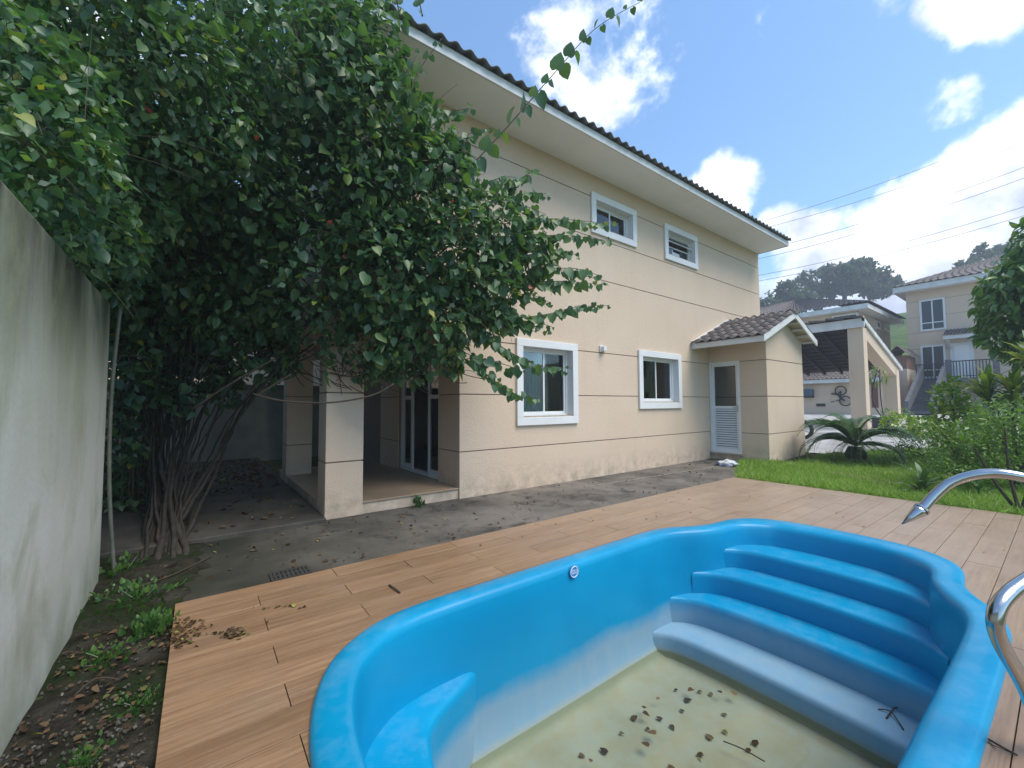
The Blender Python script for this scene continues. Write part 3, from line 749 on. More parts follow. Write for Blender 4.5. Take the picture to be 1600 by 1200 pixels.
for r in range(rows+1):
    yy = EY-.02+r*.36*math.cos(RA); zb = ZS+.13+r*.36*math.sin(RA)
    for i in range(nx+1): roof.v.append((x0r+i*TW/seg, yy+.25, zb+.10+.06*(.5-.5*math.cos(2*math.pi*i/seg))-.03))
for r in range(rows):
    for i in range(nx): a = r*(nx+1)+i; roof.f.append((a, a+1, a+nx+2, a+nx+1))
yb_ = roof.v[-1][1]; zt_ = roof.v[-1][2]
roof.quad((x0r, yb_, zt_), (XR+.03, yb_, zt_), (XR+.03, yb_+6.2, zt_-2.4), (x0r, yb_+6.2, zt_-2.4))
ro = roof.obj('roof', m_tile_main, house)
for x in (XL, XR):   # gable ends under the roof
    MB().poly([(x-.1 if x > 5 else x+.1, EY+.2, ZS), (x-.1 if x > 5 else x+.1, 11.2, ZS), (x-.1 if x > 5 else x+.1, yb_, zt_-.08)]).obj('gable_wall', m_wall, house)
for i in range(int((XR-XL+.34)/TW)):
    link(bpy.data.objects.new('roof_tile', te), ro, Matrix.Translation((x0r+TW*(i+.5), EY-.075, ZS+.118+.004*math.sin(i*7.3))) @ Matrix.Rotation(RA, 4, 'X') @ Matrix.Rotation(.012*math.sin(i*3.7), 4, 'Z'))
# small light fitting on the facade
wl = thing('wall_light', 'small white square light fitting on the cream facade between two windows', 'light', (5.97, YW, 2.33))
MB().box(5.90, 6.035, YW-.035, YW-.0005, 2.28, 2.40).obj('back_plate', m_white, wl, bevel=.006)
MB().box(5.92, 6.0, YW-.10, YW-.0355, 2.295, 2.385).obj('lamp_housing', m_alu, wl, bevel=.006)

# ================================================================== service room with gabled roof
AX0, AX1, AY = 9.81, 11.85, 3.89
AR, AE, AV = (10.75, 3.36), (9.07, 2.665), (12.06, 2.82)
annex = thing('service_room', 'low cream service room with gabled tile roof and louvred white door', 'outbuilding', (10.8, 4.6, 0))
GYA, GYB = 3.62, YW-.004
D0, D1, DZ0, DZ1 = 4.46, 5.19-.03, .17, 2.29
df = lambda u, z: not (D0 < u < D1 and DZ0 < z < DZ1)
aw = MB().wall('x', AX0+.012, AX0+.15, [AY+.012, D0, D1, YW-.002], [0, DZ0, DZ1, 2.72], df).obj('wall', m_groove, annex, fix=True)
lv = [0]+GZ[:3]+[2.72]
for i in range(4):
    z0 = lv[i]+(GG/2 if i else 0); z1 = lv[i+1]-(GG/2 if i < 3 else 0)
    for pc in MB().wall('x', AX0, AX0+.011, [AY, D0, D1, YW-.002], [z0, z1]+[q for q in (DZ0, DZ1) if z0 < q < z1], df).pieces(): pc.obj('plaster_panel', m_wall, aw, fix=True)
def roofz(x): return AR[1]-.10-(AR[0]-x)*.41 if x < AR[0] else AR[1]-.10-(x-AR[0])*.41
side = MB(); side.box(AX0+.013, AX1-.01, AY+.012, AY+.14, 0, 2.4); side = side.obj('wall', m_groove, annex)
for i in range(3):
    MB().box(AX0+.0115, AX1, AY, AY+.011, lv[i]+(GG/2 if i else 0), lv[i+1]-GG/2).obj('plaster_panel', m_wall, side)
MB().poly([(AX0+.0115, AY, 2.27+GG/2), (AX1, AY, 2.27+GG/2), (AX1, AY, roofz(AX1)-.01), (AR[0], AY, roofz(AR[0])-.01), (AX0+.0115, AY, roofz(AX0)-.01)]).obj('plaster_panel', m_wall, side)
MB().box(AX1-.12, AX1-.001, AY+.14, YW-.003, 0, 2.75).obj('wall', m_wall, annex)
# sloping roof board, fascia, barge boards, tiles
def slopebox(xa, za, xb, zb, y0, y1, t):
    m = MB(); m.v = [(xa, y0, za), (xb, y0, zb), (xb, y1, zb), (xa, y1, za), (xa, y0, za+t), (xb, y0, zb+t), (xb, y1, zb+t), (xa, y1, za+t)]
    m.f = [(0, 3, 2, 1), (4, 5, 6, 7), (0, 1, 5, 4), (1, 2, 6, 5), (2, 3, 7, 6), (3, 0, 4, 7)]; return m
rt = .05
aroof = slopebox(AE[0]+.03, AE[1]-.02, AR[0], AR[1]-.06, GYA+.035, GYB, .04).obj('roof', m_wall, annex)
slopebox(AR[0], AR[1]-.06, AV[0]-.03, AV[1]-.02, GYA+.035, GYB, .04).obj('roof_board', m_wall, aroof)
MB().box(AE[0], AE[0]+.03, GYA+.035, GYB, AE[1]-.09, AE[1]+.03).obj('fascia', m_trim, annex)
slopebox(AE[0], AE[1]-.10, AR[0], AR[1]-.115, GYA, GYA+.033, .135).obj('barge_board', m_trim, annex)
slopebox(AR[0], AR[1]-.115, AV[0], AV[1]-.115, GYA, GYA+.033, .135).obj('barge_board', m_trim, annex)
for i in range(4):
    t = .18+.24*i; x = AR[0]+(AV[0]-AR[0])*t; z = AR[1]-.06+(AV[1]-AR[1]+.04)*t
    MB().box(x-.03, x+.03, GYA+.034, AY-.001, z-.075, z-.02).obj('purlin', m_trim, aroof)
at_ = tile_mesh('roof_tile', .195, .40, .055, m_tile, .016)
sl_a = math.atan2(AR[1]-AE[1], AR[0]-AE[0])
def lay(xe, ze, sgn, run, name):
    L = run/math.cos(sl_a); step_ = .335
    n = int(math.ceil(L/step_)); rr = random.Random(4)
    for i in range(n):
        for j in range(8):
            s0 = min(-.05+i*step_, L-.36); px = xe+sgn*s0*math.cos(sl_a); pz = ze+s0*math.sin(sl_a)+.035+.012
            ya = Vector((sgn*math.cos(sl_a), 0, math.sin(sl_a))); xa = Vector((0, -sgn, 0)); za = xa.cross(ya)
            m = Matrix((xa, ya, za)).transposed().to_4x4() @ Matrix.Rotation(rr.uniform(-.02, .02), 4, 'Z'); m.translation = (px, GYA+.1+.195*j+rr.uniform(-.004, .004), pz+rr.uniform(0, .006))
            link(bpy.data.objects.new('roof_tile', at_), aroof, m)
lay(AE[0], AE[1], 1, AR[0]-AE[0], 'l'); lay(AV[0], AV[1], -1, AV[0]-AR[0], 'r')
rm = MB()
for i in range(5):
    y0 = GYA-.03+i*.325; rm2 = MB()
    for yy, rr_ in ((y0, .085), (min(y0+.36, GYB), .075)):
        for q in range(7): a = math.pi*q/6; rm2.v.append((AR[0]+rr_*math.cos(a)*1.2, yy, AR[1]-.02+rr_*math.sin(a)))
    for q in range(6): rm2.f.append((q, q+1, 8+q, 7+q))
    rm2.f.append(tuple(range(7))); rm2.obj('ridge_tile', m_tile, aroof, smooth=False)
slopebox(AE[0]-.01, AE[1]+.02, AR[0], AR[1]+.03, GYB-.10, GYB-.002, .07).obj('flashing', m_trim, aroof)
# door
x_ = AX0+.03
dr = MB().ringx(D0, D1, DZ0, DZ1, .045, AX0-.006, AX0+.09); dr.ringx(D0+.047, D1-.047, DZ0+.047, DZ1-.047, .055, x_, x_+.04)
dr.box(x_, x_+.04, D0+.10, D1-.10, 1.19, 1.255)
dr = dr.obj('door', m_alu, annex)
MB().box(x_+.015, x_+.021, D0+.102, D1-.102, 1.255, DZ1-.102).obj('pane', m_glass, dr)
ns = 17; zb0 = DZ0+.102; hh = (1.19-zb0)/ns
MB().quad((x_+.046, D0+.1, zb0), (x_+.046, D0+.1, 1.19), (x_+.046, D1-.1, 1.19), (x_+.046, D1-.1, zb0)).obj('louvre_gap_shade', m_dark, dr)  # dark sheet added behind the slats as the shade in their gaps
for i in range(ns):
    m = MB(); za = zb0+i*hh; y0, y1 = D0+.102, D1-.102; zq = za+hh*.80
    m.v = [(x_-.004, y0, za+.006), (x_-.004, y1, za+.006), (x_+.026, y1, zq), (x_+.026, y0, zq), (x_+.004, y0, za+.002), (x_+.004, y1, za+.002), (x_+.034, y1, zq-.004), (x_+.034, y0, zq-.004)]
    m.f = [(0, 3, 2, 1), (4, 5, 6, 7), (0, 1, 5, 4), (2, 3, 7, 6), (1, 2, 6, 5), (3, 0, 4, 7)]; m.obj('slat', m_alu, dr, fix=True)
m_chrome = NM('chrome', .2, .5, 1.0).color((.50, .50, .49)).m
m_steel = simple('brushed_steel', (.45, .45, .44), .35, .1, 20, metal=1)
MB().box(x_-.012, x_-.0005, D0+.06, D0+.09, 1.12, 1.28).tube([(x_-.035, D0+.075, 1.22), (x_-.035, D0+.17, 1.22)], .008).tube([(x_-.035, D0+.075, 1.22), (x_-.001, D0+.075, 1.22)], .008).obj('handle', m_steel, dr)
MB().box(AX0-.05, AX0+.09, D0-.03, YW-.004, DZ0-.035, DZ0-.002).obj('threshold', m_sill, annex)
MB().box(AX0+.16, AX1-.13, AY+.15, YW-.01, -.02, .1).obj('floor', m_dark, annex)

# ================================================================== boundary walls
def stained_wall():
    k = NM('stained_white_wall', .9, .2)
    z = k.xyz()[2]
    c = k.mix(k.ramp(k.noise(.9, 5), (.35, 0.0), (.65, 1.0)), (.56, .555, .47), (.65, .645, .575))
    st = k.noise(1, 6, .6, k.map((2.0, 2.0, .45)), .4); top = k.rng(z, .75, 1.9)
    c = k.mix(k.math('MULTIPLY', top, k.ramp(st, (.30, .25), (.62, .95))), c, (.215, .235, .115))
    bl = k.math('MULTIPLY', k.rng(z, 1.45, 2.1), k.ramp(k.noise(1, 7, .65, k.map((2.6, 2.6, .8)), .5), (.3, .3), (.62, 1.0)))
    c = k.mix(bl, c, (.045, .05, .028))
    sp = k.ramp(k.noise(1.5, 6, .62, k.map((1, 1.6, 1)), .6), (.50, 0.0), (.70, .65)); c = k.mix(sp, c, (.33, .345, .215))
    ba = k.math('MULTIPLY', k.rng(z, .5, .0), k.ramp(k.noise(3, 6), (.35, .1), (.65, .8))); c = k.mix(ba, c, (.27, .285, .19))
    k.color(c); k.bump(k.noise(30, 4, .5), .14, .01); return k.m
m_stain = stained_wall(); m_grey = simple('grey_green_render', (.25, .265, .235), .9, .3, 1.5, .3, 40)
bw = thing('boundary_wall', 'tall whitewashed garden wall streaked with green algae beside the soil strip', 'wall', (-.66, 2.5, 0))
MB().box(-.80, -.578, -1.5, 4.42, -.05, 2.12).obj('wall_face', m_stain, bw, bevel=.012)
pst = MB().box(-.95, -.60, 4.44, 4.62, -.05, 2.2).obj('end_post', m_stain, bw, bevel=.012)
w2 = thing('side_boundary_wall', 'grey green boundary wall standing in the shade behind the climber stems', 'wall', (-3.2, 8, 0))
MB().box(-3.5, -3.2, 4.4, 12.2, -.05, 2.1).obj('wall_face', m_grey, w2); MB().box(-3.52, -3.18, 4.38, 12.2, 2.101, 2.15).obj('coping', m_grey, w2)
w3 = thing('rear_boundary_wall', 'low grey green wall closing the far end of the side patio', 'wall', (1, 12, 0))
MB().box(-3.19, 9, 11.95, 12.15, -.05, 1.80).obj('wall_face', m_grey, w3); MB().box(-3.19, 9, 11.92, 12.18, 1.801, 1.84).obj('coping', m_grey, w3)
w4 = thing('garden_wall', 'short stained return wall hidden behind the climber', 'wall', (-2, 4.5, 0))
MB().box(-3.19, -.951, 4.42, 4.6, -.05, 2.1).obj('wall_face', m_grey, w4)
# pipe and stem running up the end of the stained wall
m_pipe = simple('pale_pipe', (.13, .14, .11), .6, .3, 8)
tag(MB().tube(bez([(-.50, 4.50, .0), (-.55, 4.5, .7), (-.56, 4.5, 1.4), (-.53, 4.5, 2.1)]), .013).obj('drain_pipe', m_pipe, smooth=True), 'thin pale pipe running up the end of the stained wall', 'pipe')

# ================================================================== bougainvillea
boug = thing('bougainvillea', 'huge bougainvillea with dark heart-shaped leaves arching in front of the house', 'tree', (-.2, 4.84, 0))
rr = random.Random(11)
base = Vector((-.2, 4.84, -.02))
for i in range(30):
    tx = rr.uniform(190, 520); ty = rr.uniform(400, 540) if tx < 330 else rr.uniform(470, 560); mx0 = 262+(tx-300)*.28+rr.uniform(-22, 22)
    b0 = base+Vector((rr.uniform(-.17, .17), rr.uniform(-.14, .14), 0)); dd = rr.uniform(4.7, 5.2)
    pts = bez([b0, at(mx0-4, 740+rr.uniform(-15, 15), d=5.0+rr.uniform(-.08, .1)), at(mx0+(tx-mx0)*.35, 620+rr.uniform(-15, 15), d=5.0+rr.uniform(-.15, .15)), at(tx, ty, d=dd)], 8); n = len(pts)
    pts = [p+Vector((rr.uniform(-1, 1), rr.uniform(-1, 1), 0))*.012 for p in pts]; r0 = rr.choice([.009, .012, .015, .02, .028])
    MB().tube(pts, [r0*(1-.6*q/n) for q in range(n)], 8).obj('stem', m_bark, boug, smooth=True)
BL = [((60, 60), 2.7, .75), ((190, 110), 2.9, .8), ((330, 30), 3.2, .55), ((90, 220), 3.3, .7), ((210, 250), 3.6, .75), ((360, 250), 3.9, .6), ((470, 110), 4.0, .75), ((545, 40), 4.2, .55), ((555, 190), 4.4, .75),
      ((150, 330), 4.2, .6), ((300, 340), 4.3, .8), ((440, 300), 4.4, .85), ((560, 300), 4.6, .8), ((660, 300), 4.8, .62), ((250, 430), 4.9, .75), ((380, 430), 4.8, .8), ((500, 430), 4.8, .8), ((610, 420), 4.85, .75),
      ((705, 390), 4.9, .62), ((770, 360), 5.0, .45), ((760, 440), 5.0, .5), ((820, 400), 5.05, .36), ((690, 490), 4.9, .5), ((600, 520), 4.9, .5), ((500, 520), 5.0, .5), ((400, 515), 5.1, .5), ((300, 500), 5.2, .5), ((770, 500), 4.95, .28),
      ((650, 220), 4.8, .45), ((700, 270), 4.95, .35), ((90, 180), 5.0, 1.1), ((20, 330), 4.2, .7), ((520, 120), 5.2, .9), ((-60, 150), 3.0, .9), ((180, 20), 2.6, .6), ((560, 110), 4.5, .55), ((220, 480), 5.4, .6),
      ((235, 600), 4.9, .26), ((290, 620), 5.0, .24), ((200, 560), 4.7, .3), ((350, 610), 5.2, .22), ((420, 555), 5.1, .32), ((340, 575), 5.3, .35), ((300, 560), 5.4, .4), ((520, 565), 4.95, .28), ((590, 560), 4.9, .26), ((640, 565), 4.85, .26), ((560, 575), 4.9, .2), ((470, 560), 5.1, .25), ((700, 560), 4.85, .2), ((350, 545), 5.5, .3),
      ((40, 235), 1.9, .32), ((95, 300), 2.2, .30), ((135, 365), 2.7, .30), ((150, 300), 2.9, .45), ((160, 420), 3.3, .28), ((20, 150), 2.0, .4)]
def outside(p):
    x, y, z = p[:, 0], p[:, 1], p[:, 2]
    inh = (x > .95) & (y > YW-.06); eav = (z > 5.4) & (y > EY-.12) & (x > .8)
    near = ((p-np.array(CAM)) @ np.array(F)) < 1.5
    return ~(inh | eav | near) & (z > 1.2)
rgb = np.random.default_rng(21)
blobs3 = [(tuple(at(x, y, d=d)), r) for (x, y), d, r in BL]
cP = []; cD = []; cS = []
for c, r in blobs3:
    d0 = (Vector(c)-CAM).dot(F); fine = max(.55, min(1.0, d0/4.6)); rt_ = (Vector(c)-CAM).dot(RV)/d0 > -.32; p, d = blob_points(rgb, [(c, r)], (3600 if rt_ else 2500)/fine**2, .6)
    cP.append(p); cD.append(d); cS.append(np.full(len(p), (.106*fine)))
cP, cD, cS = map(np.concatenate, (cP, cD, cS))
gap = np.array([noise.noise((p[0]*1.9, p[1]*1.9, p[2]*1.9+4))+.5*noise.noise((p[0]*4.5, p[1]*4.5, p[2]*4.5)) for p in cP])
pr = np.clip(1.12+gap*1.7, .08, 1.0); vx = (cP-np.array(CAM)) @ np.array(RV)/np.maximum(.1, (cP-np.array(CAM)) @ np.array(F))
m_ = outside(cP) & (rgb.random(len(cP)) < pr); cP, cD, cS = cP[m_], cD[m_], cS[m_]
n = len(cP); ax = cD*.6+rgb.normal(size=(n, 3))*.7; ax[:, 2] -= .75
no = rgb.normal(size=(n, 3))*.6+cD*.35; no[:, 2] += .9
sz_ = cS*(.4+.95*rgb.random(n)**1.3); wd = .6+.45*rgb.random(n); sel = rgb.random(n) < .62; rv = rgb.random(n)
crown = leaf_obj('crown', leaf_mesh('crown', cP[sel], ax[sel], no[sel], sz_[sel], m_boug, (HEART_V, HEART_F), wd[sel], rv[sel]), boug)
crown2 = leaf_obj('young_leaves', leaf_mesh('young_leaves', cP[~sel], ax[~sel]+rgb.normal(size=((~sel).sum(), 3))*.6, no[~sel]+rgb.normal(size=((~sel).sum(), 3))*.5, sz_[~sel]*.95, m_boug, (LEAF_V, LEAF_F), 1.5, rv[~sel]), boug); crown2['kind'] = 'stuff'
# fine twigs criss-crossing the outside of the crown
mb = MB(); ids = rgb.choice(n, 420, replace=False)
for q in ids:
    p = Vector(cP[q]); d_ = (p-CAM).dot(F)
    if d_ < 1.9: continue
    v = Vector((rr.gauss(.5, .5), rr.gauss(-.2, .5), rr.gauss(-.1, .6))).normalized()*rr.uniform(.25, .6); e_ = p+v; m0 = p+v*.5+Vector((0, 0, .05))
    if outside(np.array([tuple(e_), tuple(m0)])).all(): mb.tube(bez([p, m0, e_], 3), [(.004-.0004*i)*min(1, d_/4.5) for i in range(7)], 4)
tw2 = mb.obj('fine_twigs', m_cane, boug); tw2['kind'] = 'stuff'
crown['kind'] = 'stuff'
# branch tangle inside the crown
mb = MB()
for c, r in blobs3:
    c = Vector(c)
    for q in range(9):
        d = Vector((rr.gauss(0, 1), rr.gauss(0, 1), rr.gauss(0, .6))).normalized(); s_ = c-d*r*.5; e_ = c+d*r*.95
        mid = (s_+e_)/2+Vector((0, 0, .12*r)); pts = bez([s_, mid, e_], 4)
        if outside(np.array([tuple(e_), tuple(s_), tuple(mid)])).all(): mb.tube(pts, [(.011-.0075*i/len(pts))*(1 if q < 4 else .5)*min(1, ((c-CAM).dot(F)/4.8)**1.6) for i in range(len(pts))], 5)
tw = mb.obj('branches', m_cane, boug, smooth=True); tw['kind'] = 'stuff'
# bare twigs hanging under the crown at the porch
mb = MB()
for q in range(60):
    x = rr.uniform(430, 700); y = rr.uniform(545, 585); d = rr.uniform(4.7, 5.0)
    a = at(x, y, d=d); e_ = at(x+rr.uniform(-20, 70), y+rr.uniform(0, 45), d=d+rr.uniform(-.1, .1)); mid = (a+e_)/2+Vector((0, 0, -.05)); mb.tube(bez([a, mid, e_], 4), .0045, 4)
t2 = mb.obj('hanging_twigs', m_twig, boug, smooth=True); t2['kind'] = 'stuff'
for px in ([(395, 615), (440, 626), (515, 629), (580, 618), (615, 600)], [(430, 225), (520, 240), (590, 258), (650, 290), (700, 330), (755, 362)], [(400, 620), (430, 600), (455, 585)], [(300, 640), (360, 600), (430, 560)], [(1, 1)]):
    if len(px) > 1: MB().tube(bez([at(x, y, d=4.55) for x, y in px], 6), [.013-.0015*q/8 for q in range((len(px)-1)*6+1)], 6).obj('cane', m_cane, boug, smooth=True)
# leafy shoots with their own leaves
leafm = [leaf_mesh('leaf', np.zeros((1, 3)), np.array([(0, 1, 0)]), np.array([(0, 0, 1)]), [1.0], m_boug, (HEART_V, HEART_F), 1.0, np.array([v])) for v in (.2, .4, .55, .7, .85, .985)]
SH = [([(745, 250), (800, 190), (870, 110), (930, 45), (1000, 3)], 3.9, .085, .115, 0), ([(640, 150), (655, 110), (690, 60)], 4.0, .075, .08, 0), ([(600, 190), (630, 130), (652, 85)], 4.0, .08, .09, 0),
      ([(790, 300), (820, 275), (842, 262)], 4.9, .05, .09, 1), ([(790, 312), (825, 302), (858, 303)], 4.9, .055, .09, 1), ([(800, 345), (870, 342), (955, 350)], 4.9, .05, .105, 1), ([(800, 372), (880, 368), (958, 377)], 4.9, .05, .1, 1),
      ([(820, 400), (860, 392), (902, 398)], 4.9, .05, .1, 1), ([(830, 420), (900, 420), (942, 433)], 4.9, .055, .1, 1), ([(840, 440), (890, 440), (945, 445)], 4.9, .055, .105, 1), ([(780, 500), (850, 492), (900, 480), (953, 477)], 4.85, .05, .09, 1),
      ([(800, 510), (840, 505), (865, 512)], 4.85, .055, .1, 1), ([(760, 525), (800, 552), (845, 572), (893, 575)], 4.8, .045, .085, 1), ([(745, 570), (775, 598), (810, 618), (846, 622)], 4.75, .045, .08, 1), ([(740, 560), (790, 570), (825, 585)], 4.75, .07, .11, 1),
      ([(660, 25), (655, 0), (650, -20)], 3.2, .07, .09, 0), ([(625, 25), (620, 0), (618, -20)], 3.2, .06, .09, 0)]
SH += [([(x+rr.uniform(-10, 10), y) for x, y in ((x0, y0), (x0+dx*.5, y0+dy*.5-6), (x0+dx, y0+dy))], dq, .05, .085, 1) for x0, y0, dx, dy, dq in [(800, 325, 60, 10, 4.95), (830, 385, 45, 5, 5.0), (790, 460, 70, 14, 4.9), (770, 480, 60, 40, 4.85), (720, 230, 40, -30, 4.7), (690, 190, 45, -20, 4.6), (760, 285, 55, -5, 4.9), (700, 545, 50, 30, 4.8)]]
for px, d, sp, ls, dr_ in SH:
    pts = bez([at(x, y, d=d) for x, y in px], 8)
    sh = MB().tube(pts, [.007-.005*i/len(pts) for i in range(len(pts))], 5).obj('shoot', m_cane, boug, smooth=True)
    L = [0]
    for a, b in zip(pts, pts[1:]): L.append(L[-1]+(b-a).length)
    s_ = .02; q = 0
    while s_ < L[-1]:
        i = max(j for j in range(len(L)) if L[j] <= s_); i = min(i, len(pts)-2)
        p = pts[i].lerp(pts[i+1], (s_-L[i])/max(1e-6, L[i+1]-L[i])); t = (pts[i+1]-pts[i]).normalized()
        side_ = t.cross(Vector((0, 0, 1))).normalized()*(1 if q % 2 else -1)
        if dr_: ax = side_*.28+t*rr.uniform(-.3, .5)+Vector((rr.gauss(0, .3), rr.gauss(0, .3), -.75+rr.gauss(0, .25))); nn = Vector((0, 0, .55))+side_*.8+Vector((rr.gauss(0, .4), rr.gauss(0, .4), rr.gauss(0, .3)))
        else: ax = side_*.4+t*.45+UV*(.75 if q % 2 else -.75); nn = -F*.8+Vector((rr.gauss(0, .5), rr.gauss(0, .5), rr.gauss(0, .5)))
        ax.normalize(); nn = (nn-ax*nn.dot(ax)).normalized(); bb = ax.cross(nn)
        sz = ls*(1.15 if dr_ else 1.1)*rr.uniform(.55, 1.2)*(1-.55*max(0, (s_/L[-1]-.6)/.4))
        m = Matrix((bb*sz, ax*sz, nn*sz)).transposed().to_4x4(); m.translation = p+ax*.012+(Vector((rr.gauss(0, .02), rr.gauss(0, .02), rr.gauss(0, .022))) if dr_ else Vector())
        link(bpy.data.objects.new('leaf', leafm[rr.choice([0, 1, 2, 2, 3, 3, 4, 4, 5] if rr.random() < .12 else [0, 1, 2, 3, 4])]), sh, m)
        s_ += sp*rr.uniform(.85, 1.15)*(1 if not dr_ else .55); q += 1
# small red bracts among the leaves
m_bract = foliage_mat('faded_bract', [(0, (.30, .05, .04)), (1, (.42, .12, .08))], .4)
bp_ = np.array([tuple(at(x, y, d=d)) for x, y, d in [(225, 163, 2.6), (232, 168, 2.6), (228, 172, 2.6), (518, 348, 3.8), (700, 312, 4.4), (705, 316, 4.4), (826, 448, 4.8), (830, 452, 4.8), (540, 400, 4.2), (404, 212, 3.3)]])
leaf_obj('bracts', leaf_mesh('bracts', bp_, rgb.normal(size=(10, 3)), rgb.normal(size=(10, 3)), .05, m_bract), boug)

# leaf mass added to darken the gap behind the stems
crp = thing('added_creeper', 'dense dark climbing plant added to fill the gap behind the bougainvillea stems with shade', 'climber', (-1.6, 4.9, 0))
cb_ = [(tuple(at(x, y, d=d)), r) for x, y, d, r in [(175, 780, 5.1, .40), (185, 680, 5.1, .42), (190, 580, 5.2, .45), (195, 490, 5.3, .45), (235, 640, 5.7, .40), (235, 540, 5.7, .45), (215, 760, 5.5, .35), (235, 450, 5.6, .5), (300, 470, 5.9, .5), (200, 850, 5.2, .22), (290, 540, 6.3, .5), (180, 420, 4.9, .4)]]
f_ = foliage('foliage', rgb, cb_, 2600, .075, m_boug, crp, (HEART_V, HEART_F), .7, .9, .5, lambda p: p[:, 2] > .0); f_['kind'] = 'stuff'
mb = MB()
for q in range(26):
    x = rr.uniform(175, 250); d = rr.uniform(5.0, 5.6); b_ = at(x, 850, d=d); b_.z = 0; e_ = at(x+rr.uniform(-25, 35), 440, d=d); mb.tube(bez([b_, b_.lerp(e_, .5)+Vector((rr.uniform(-.1, .1), 0, 0)), e_], 4), .008, 5)
f_ = mb.obj('stems', m_cane, crp, smooth=True); f_['kind'] = 'stuff'
# hidden foliage added above the patio to cast shade
b2 = [((-1.2, 6.6, 3.4), 1.3), ((0, 7.4, 3.6), 1.2), ((-2.0, 8.2, 3.6), 1.4), ((-.6, 9.2, 3.8), 1.4), ((-2.3, 10.2, 3.6), 1.3), ((.1, 5.9, 3.8), .9), ((0, 10.6, 3.6), 1.0)]
f_ = foliage('crown', rgb, b2, 900, .15, m_boug, boug, (LEAF_V, LEAF_F), .7, 1.8, .5, outside); f_['kind'] = 'stuff'

# ================================================================== planting beside the lawn
rs = np.random.default_rng(8)
def stems_for(parent, base, tops, r, mat=m_bark):
    for t in tops:
        b = Vector(base); t = Vector(t); mid = b.lerp(t, .5)+Vector((rs.normal()*.06, rs.normal()*.06, .05))
        MB().tube(bez([b, mid, t], 5), [r*(1-.6*i/10) for i in range(11)], 7).obj('stem', mat, parent, smooth=True)
def shrub(name, label, cat, base, blobs, dens, size, mat, shape=(LEAF_V, LEAF_F), droop=.1, width=1.3, r=.02, group=None, shell=.3, clump=0):
    t = thing(name, label, cat, base, group)
    b = [(tuple(Vector(base)+Vector(c)), q) for c, q in blobs]
    stems_for(t, base, [c for c, q in b], r)
    f_ = foliage('foliage', rs, b, dens, size, mat, t, shape, droop, width, shell, None, .8, clump); f_['kind'] = 'stuff'
    return t
def gp(x, y, X): p = at(x, y, X=X); return (p.x, p.y, T(p.x, p.y)-.02)
# cycad
cb = Vector((11.35, 2.80, T(11.35, 2.8)-.02))
cy = thing('cycad', 'dark green sago cycad with arching feathery fronds at the lawn edge', 'plant', cb)
MB().tube([cb, cb+Vector((0, 0, .14)), cb+Vector((0, 0, .30))], [.17, .20, .13], 12).obj('trunk', m_bark, cy, smooth=True)
for q in range(36):
    a = q*2.39996; el = rad(10+66*((q*11) % 36)/36); Lf = 1.3*rr.uniform(.85, 1.1); pts = []
    d0 = Vector((math.cos(a), math.sin(a), 0)); p = cb+Vector((0, 0, .32)); e_ = el
    for i in range(13): pts.append(p.copy()); p = p+(d0*math.cos(e_)+Vector((0, 0, math.sin(e_))))*Lf/12; e_ -= rad(5.0+3.2*i*.35)
    fr_ = MB().tube(pts, [.011-.0007*i for i in range(13)], 5).obj('frond', m_cycad, cy, smooth=True)
    lp, la, ln_ = [], [], []
    for i in range(64):
        t = .12+.87*(i//2)/32; k_ = min(int(t*12), 11); p = pts[k_].lerp(pts[k_+1], t*12-k_); tg = (pts[k_+1]-pts[k_]).normalized(); sd_ = tg.cross(Vector((0, 0, 1))).normalized()*(1 if i % 2 else -1)
        lp.append(tuple(p)); la.append(tuple(sd_*.8+tg*.55+Vector((0, 0, .22)))); ln_.append((0, 0, 1))
    tt = np.array([.12+.87*(i//2)/32 for i in range(64)]); sz = .25*np.clip(np.sin(np.pi*(tt*.85+.1)), .3, 1)
    leaf_obj('leaflets', leaf_mesh('leaflets', np.array(lp), np.array(la), np.array(ln_), sz, m_cycad, (STRAP_V, STRAP_F), .12, rg=rs), fr_)
# feathery shrubs
shrub('feathery_shrub', 'light green feathery shrub growing from the lawn beside the cycad', 'shrub', gp(1505, 750, 9.4), [((0, 0, .5), (.5, .45, .32)), ((-.1, .2, .85), (.35, .35, .22)), ((.3, -.25, .75), (.4, .4, .3)), ((-.3, .1, .3), (.4, .4, .2))], 6000, .05, m_shrub, r=.014, clump=14)
shrub('feathery_shrub', 'broad feathery shrub below the strap-leaved plant at the garden edge', 'shrub', gp(1590, 745, 9.7), [((0, 0, .6), (.55, .55, .45)), ((.1, .1, 1.05), (.4, .4, .3)), ((.2, -.5, .8), (.5, .5, .5)), ((-.2, .3, .4), (.4, .4, .3))], 6000, .052, m_shrub, r=.016, clump=14)
shrub('feathery_shrub', 'tall darker feathery shrub under the glossy round tree', 'shrub', gp(1625, 700, 11.8), [((0, 0, .8), (.7, .7, .6)), ((0, .3, 1.2), (.5, .5, .4)), ((0, -.7, 1.2), (.7, .7, .7))], 5000, .055, m_shrub, r=.02, clump=16)
shrub('low_shrub', 'low light green shrub on the lawn in front of the driveway', 'shrub', gp(1450, 705, 12.2), [((0, 0, .3), (.6, .5, .28)), ((.2, -.5, .42), (.5, .5, .3)), ((0, .4, .2), (.35, .35, .2))], 4500, .05, m_shrub, r=.012, clump=12)
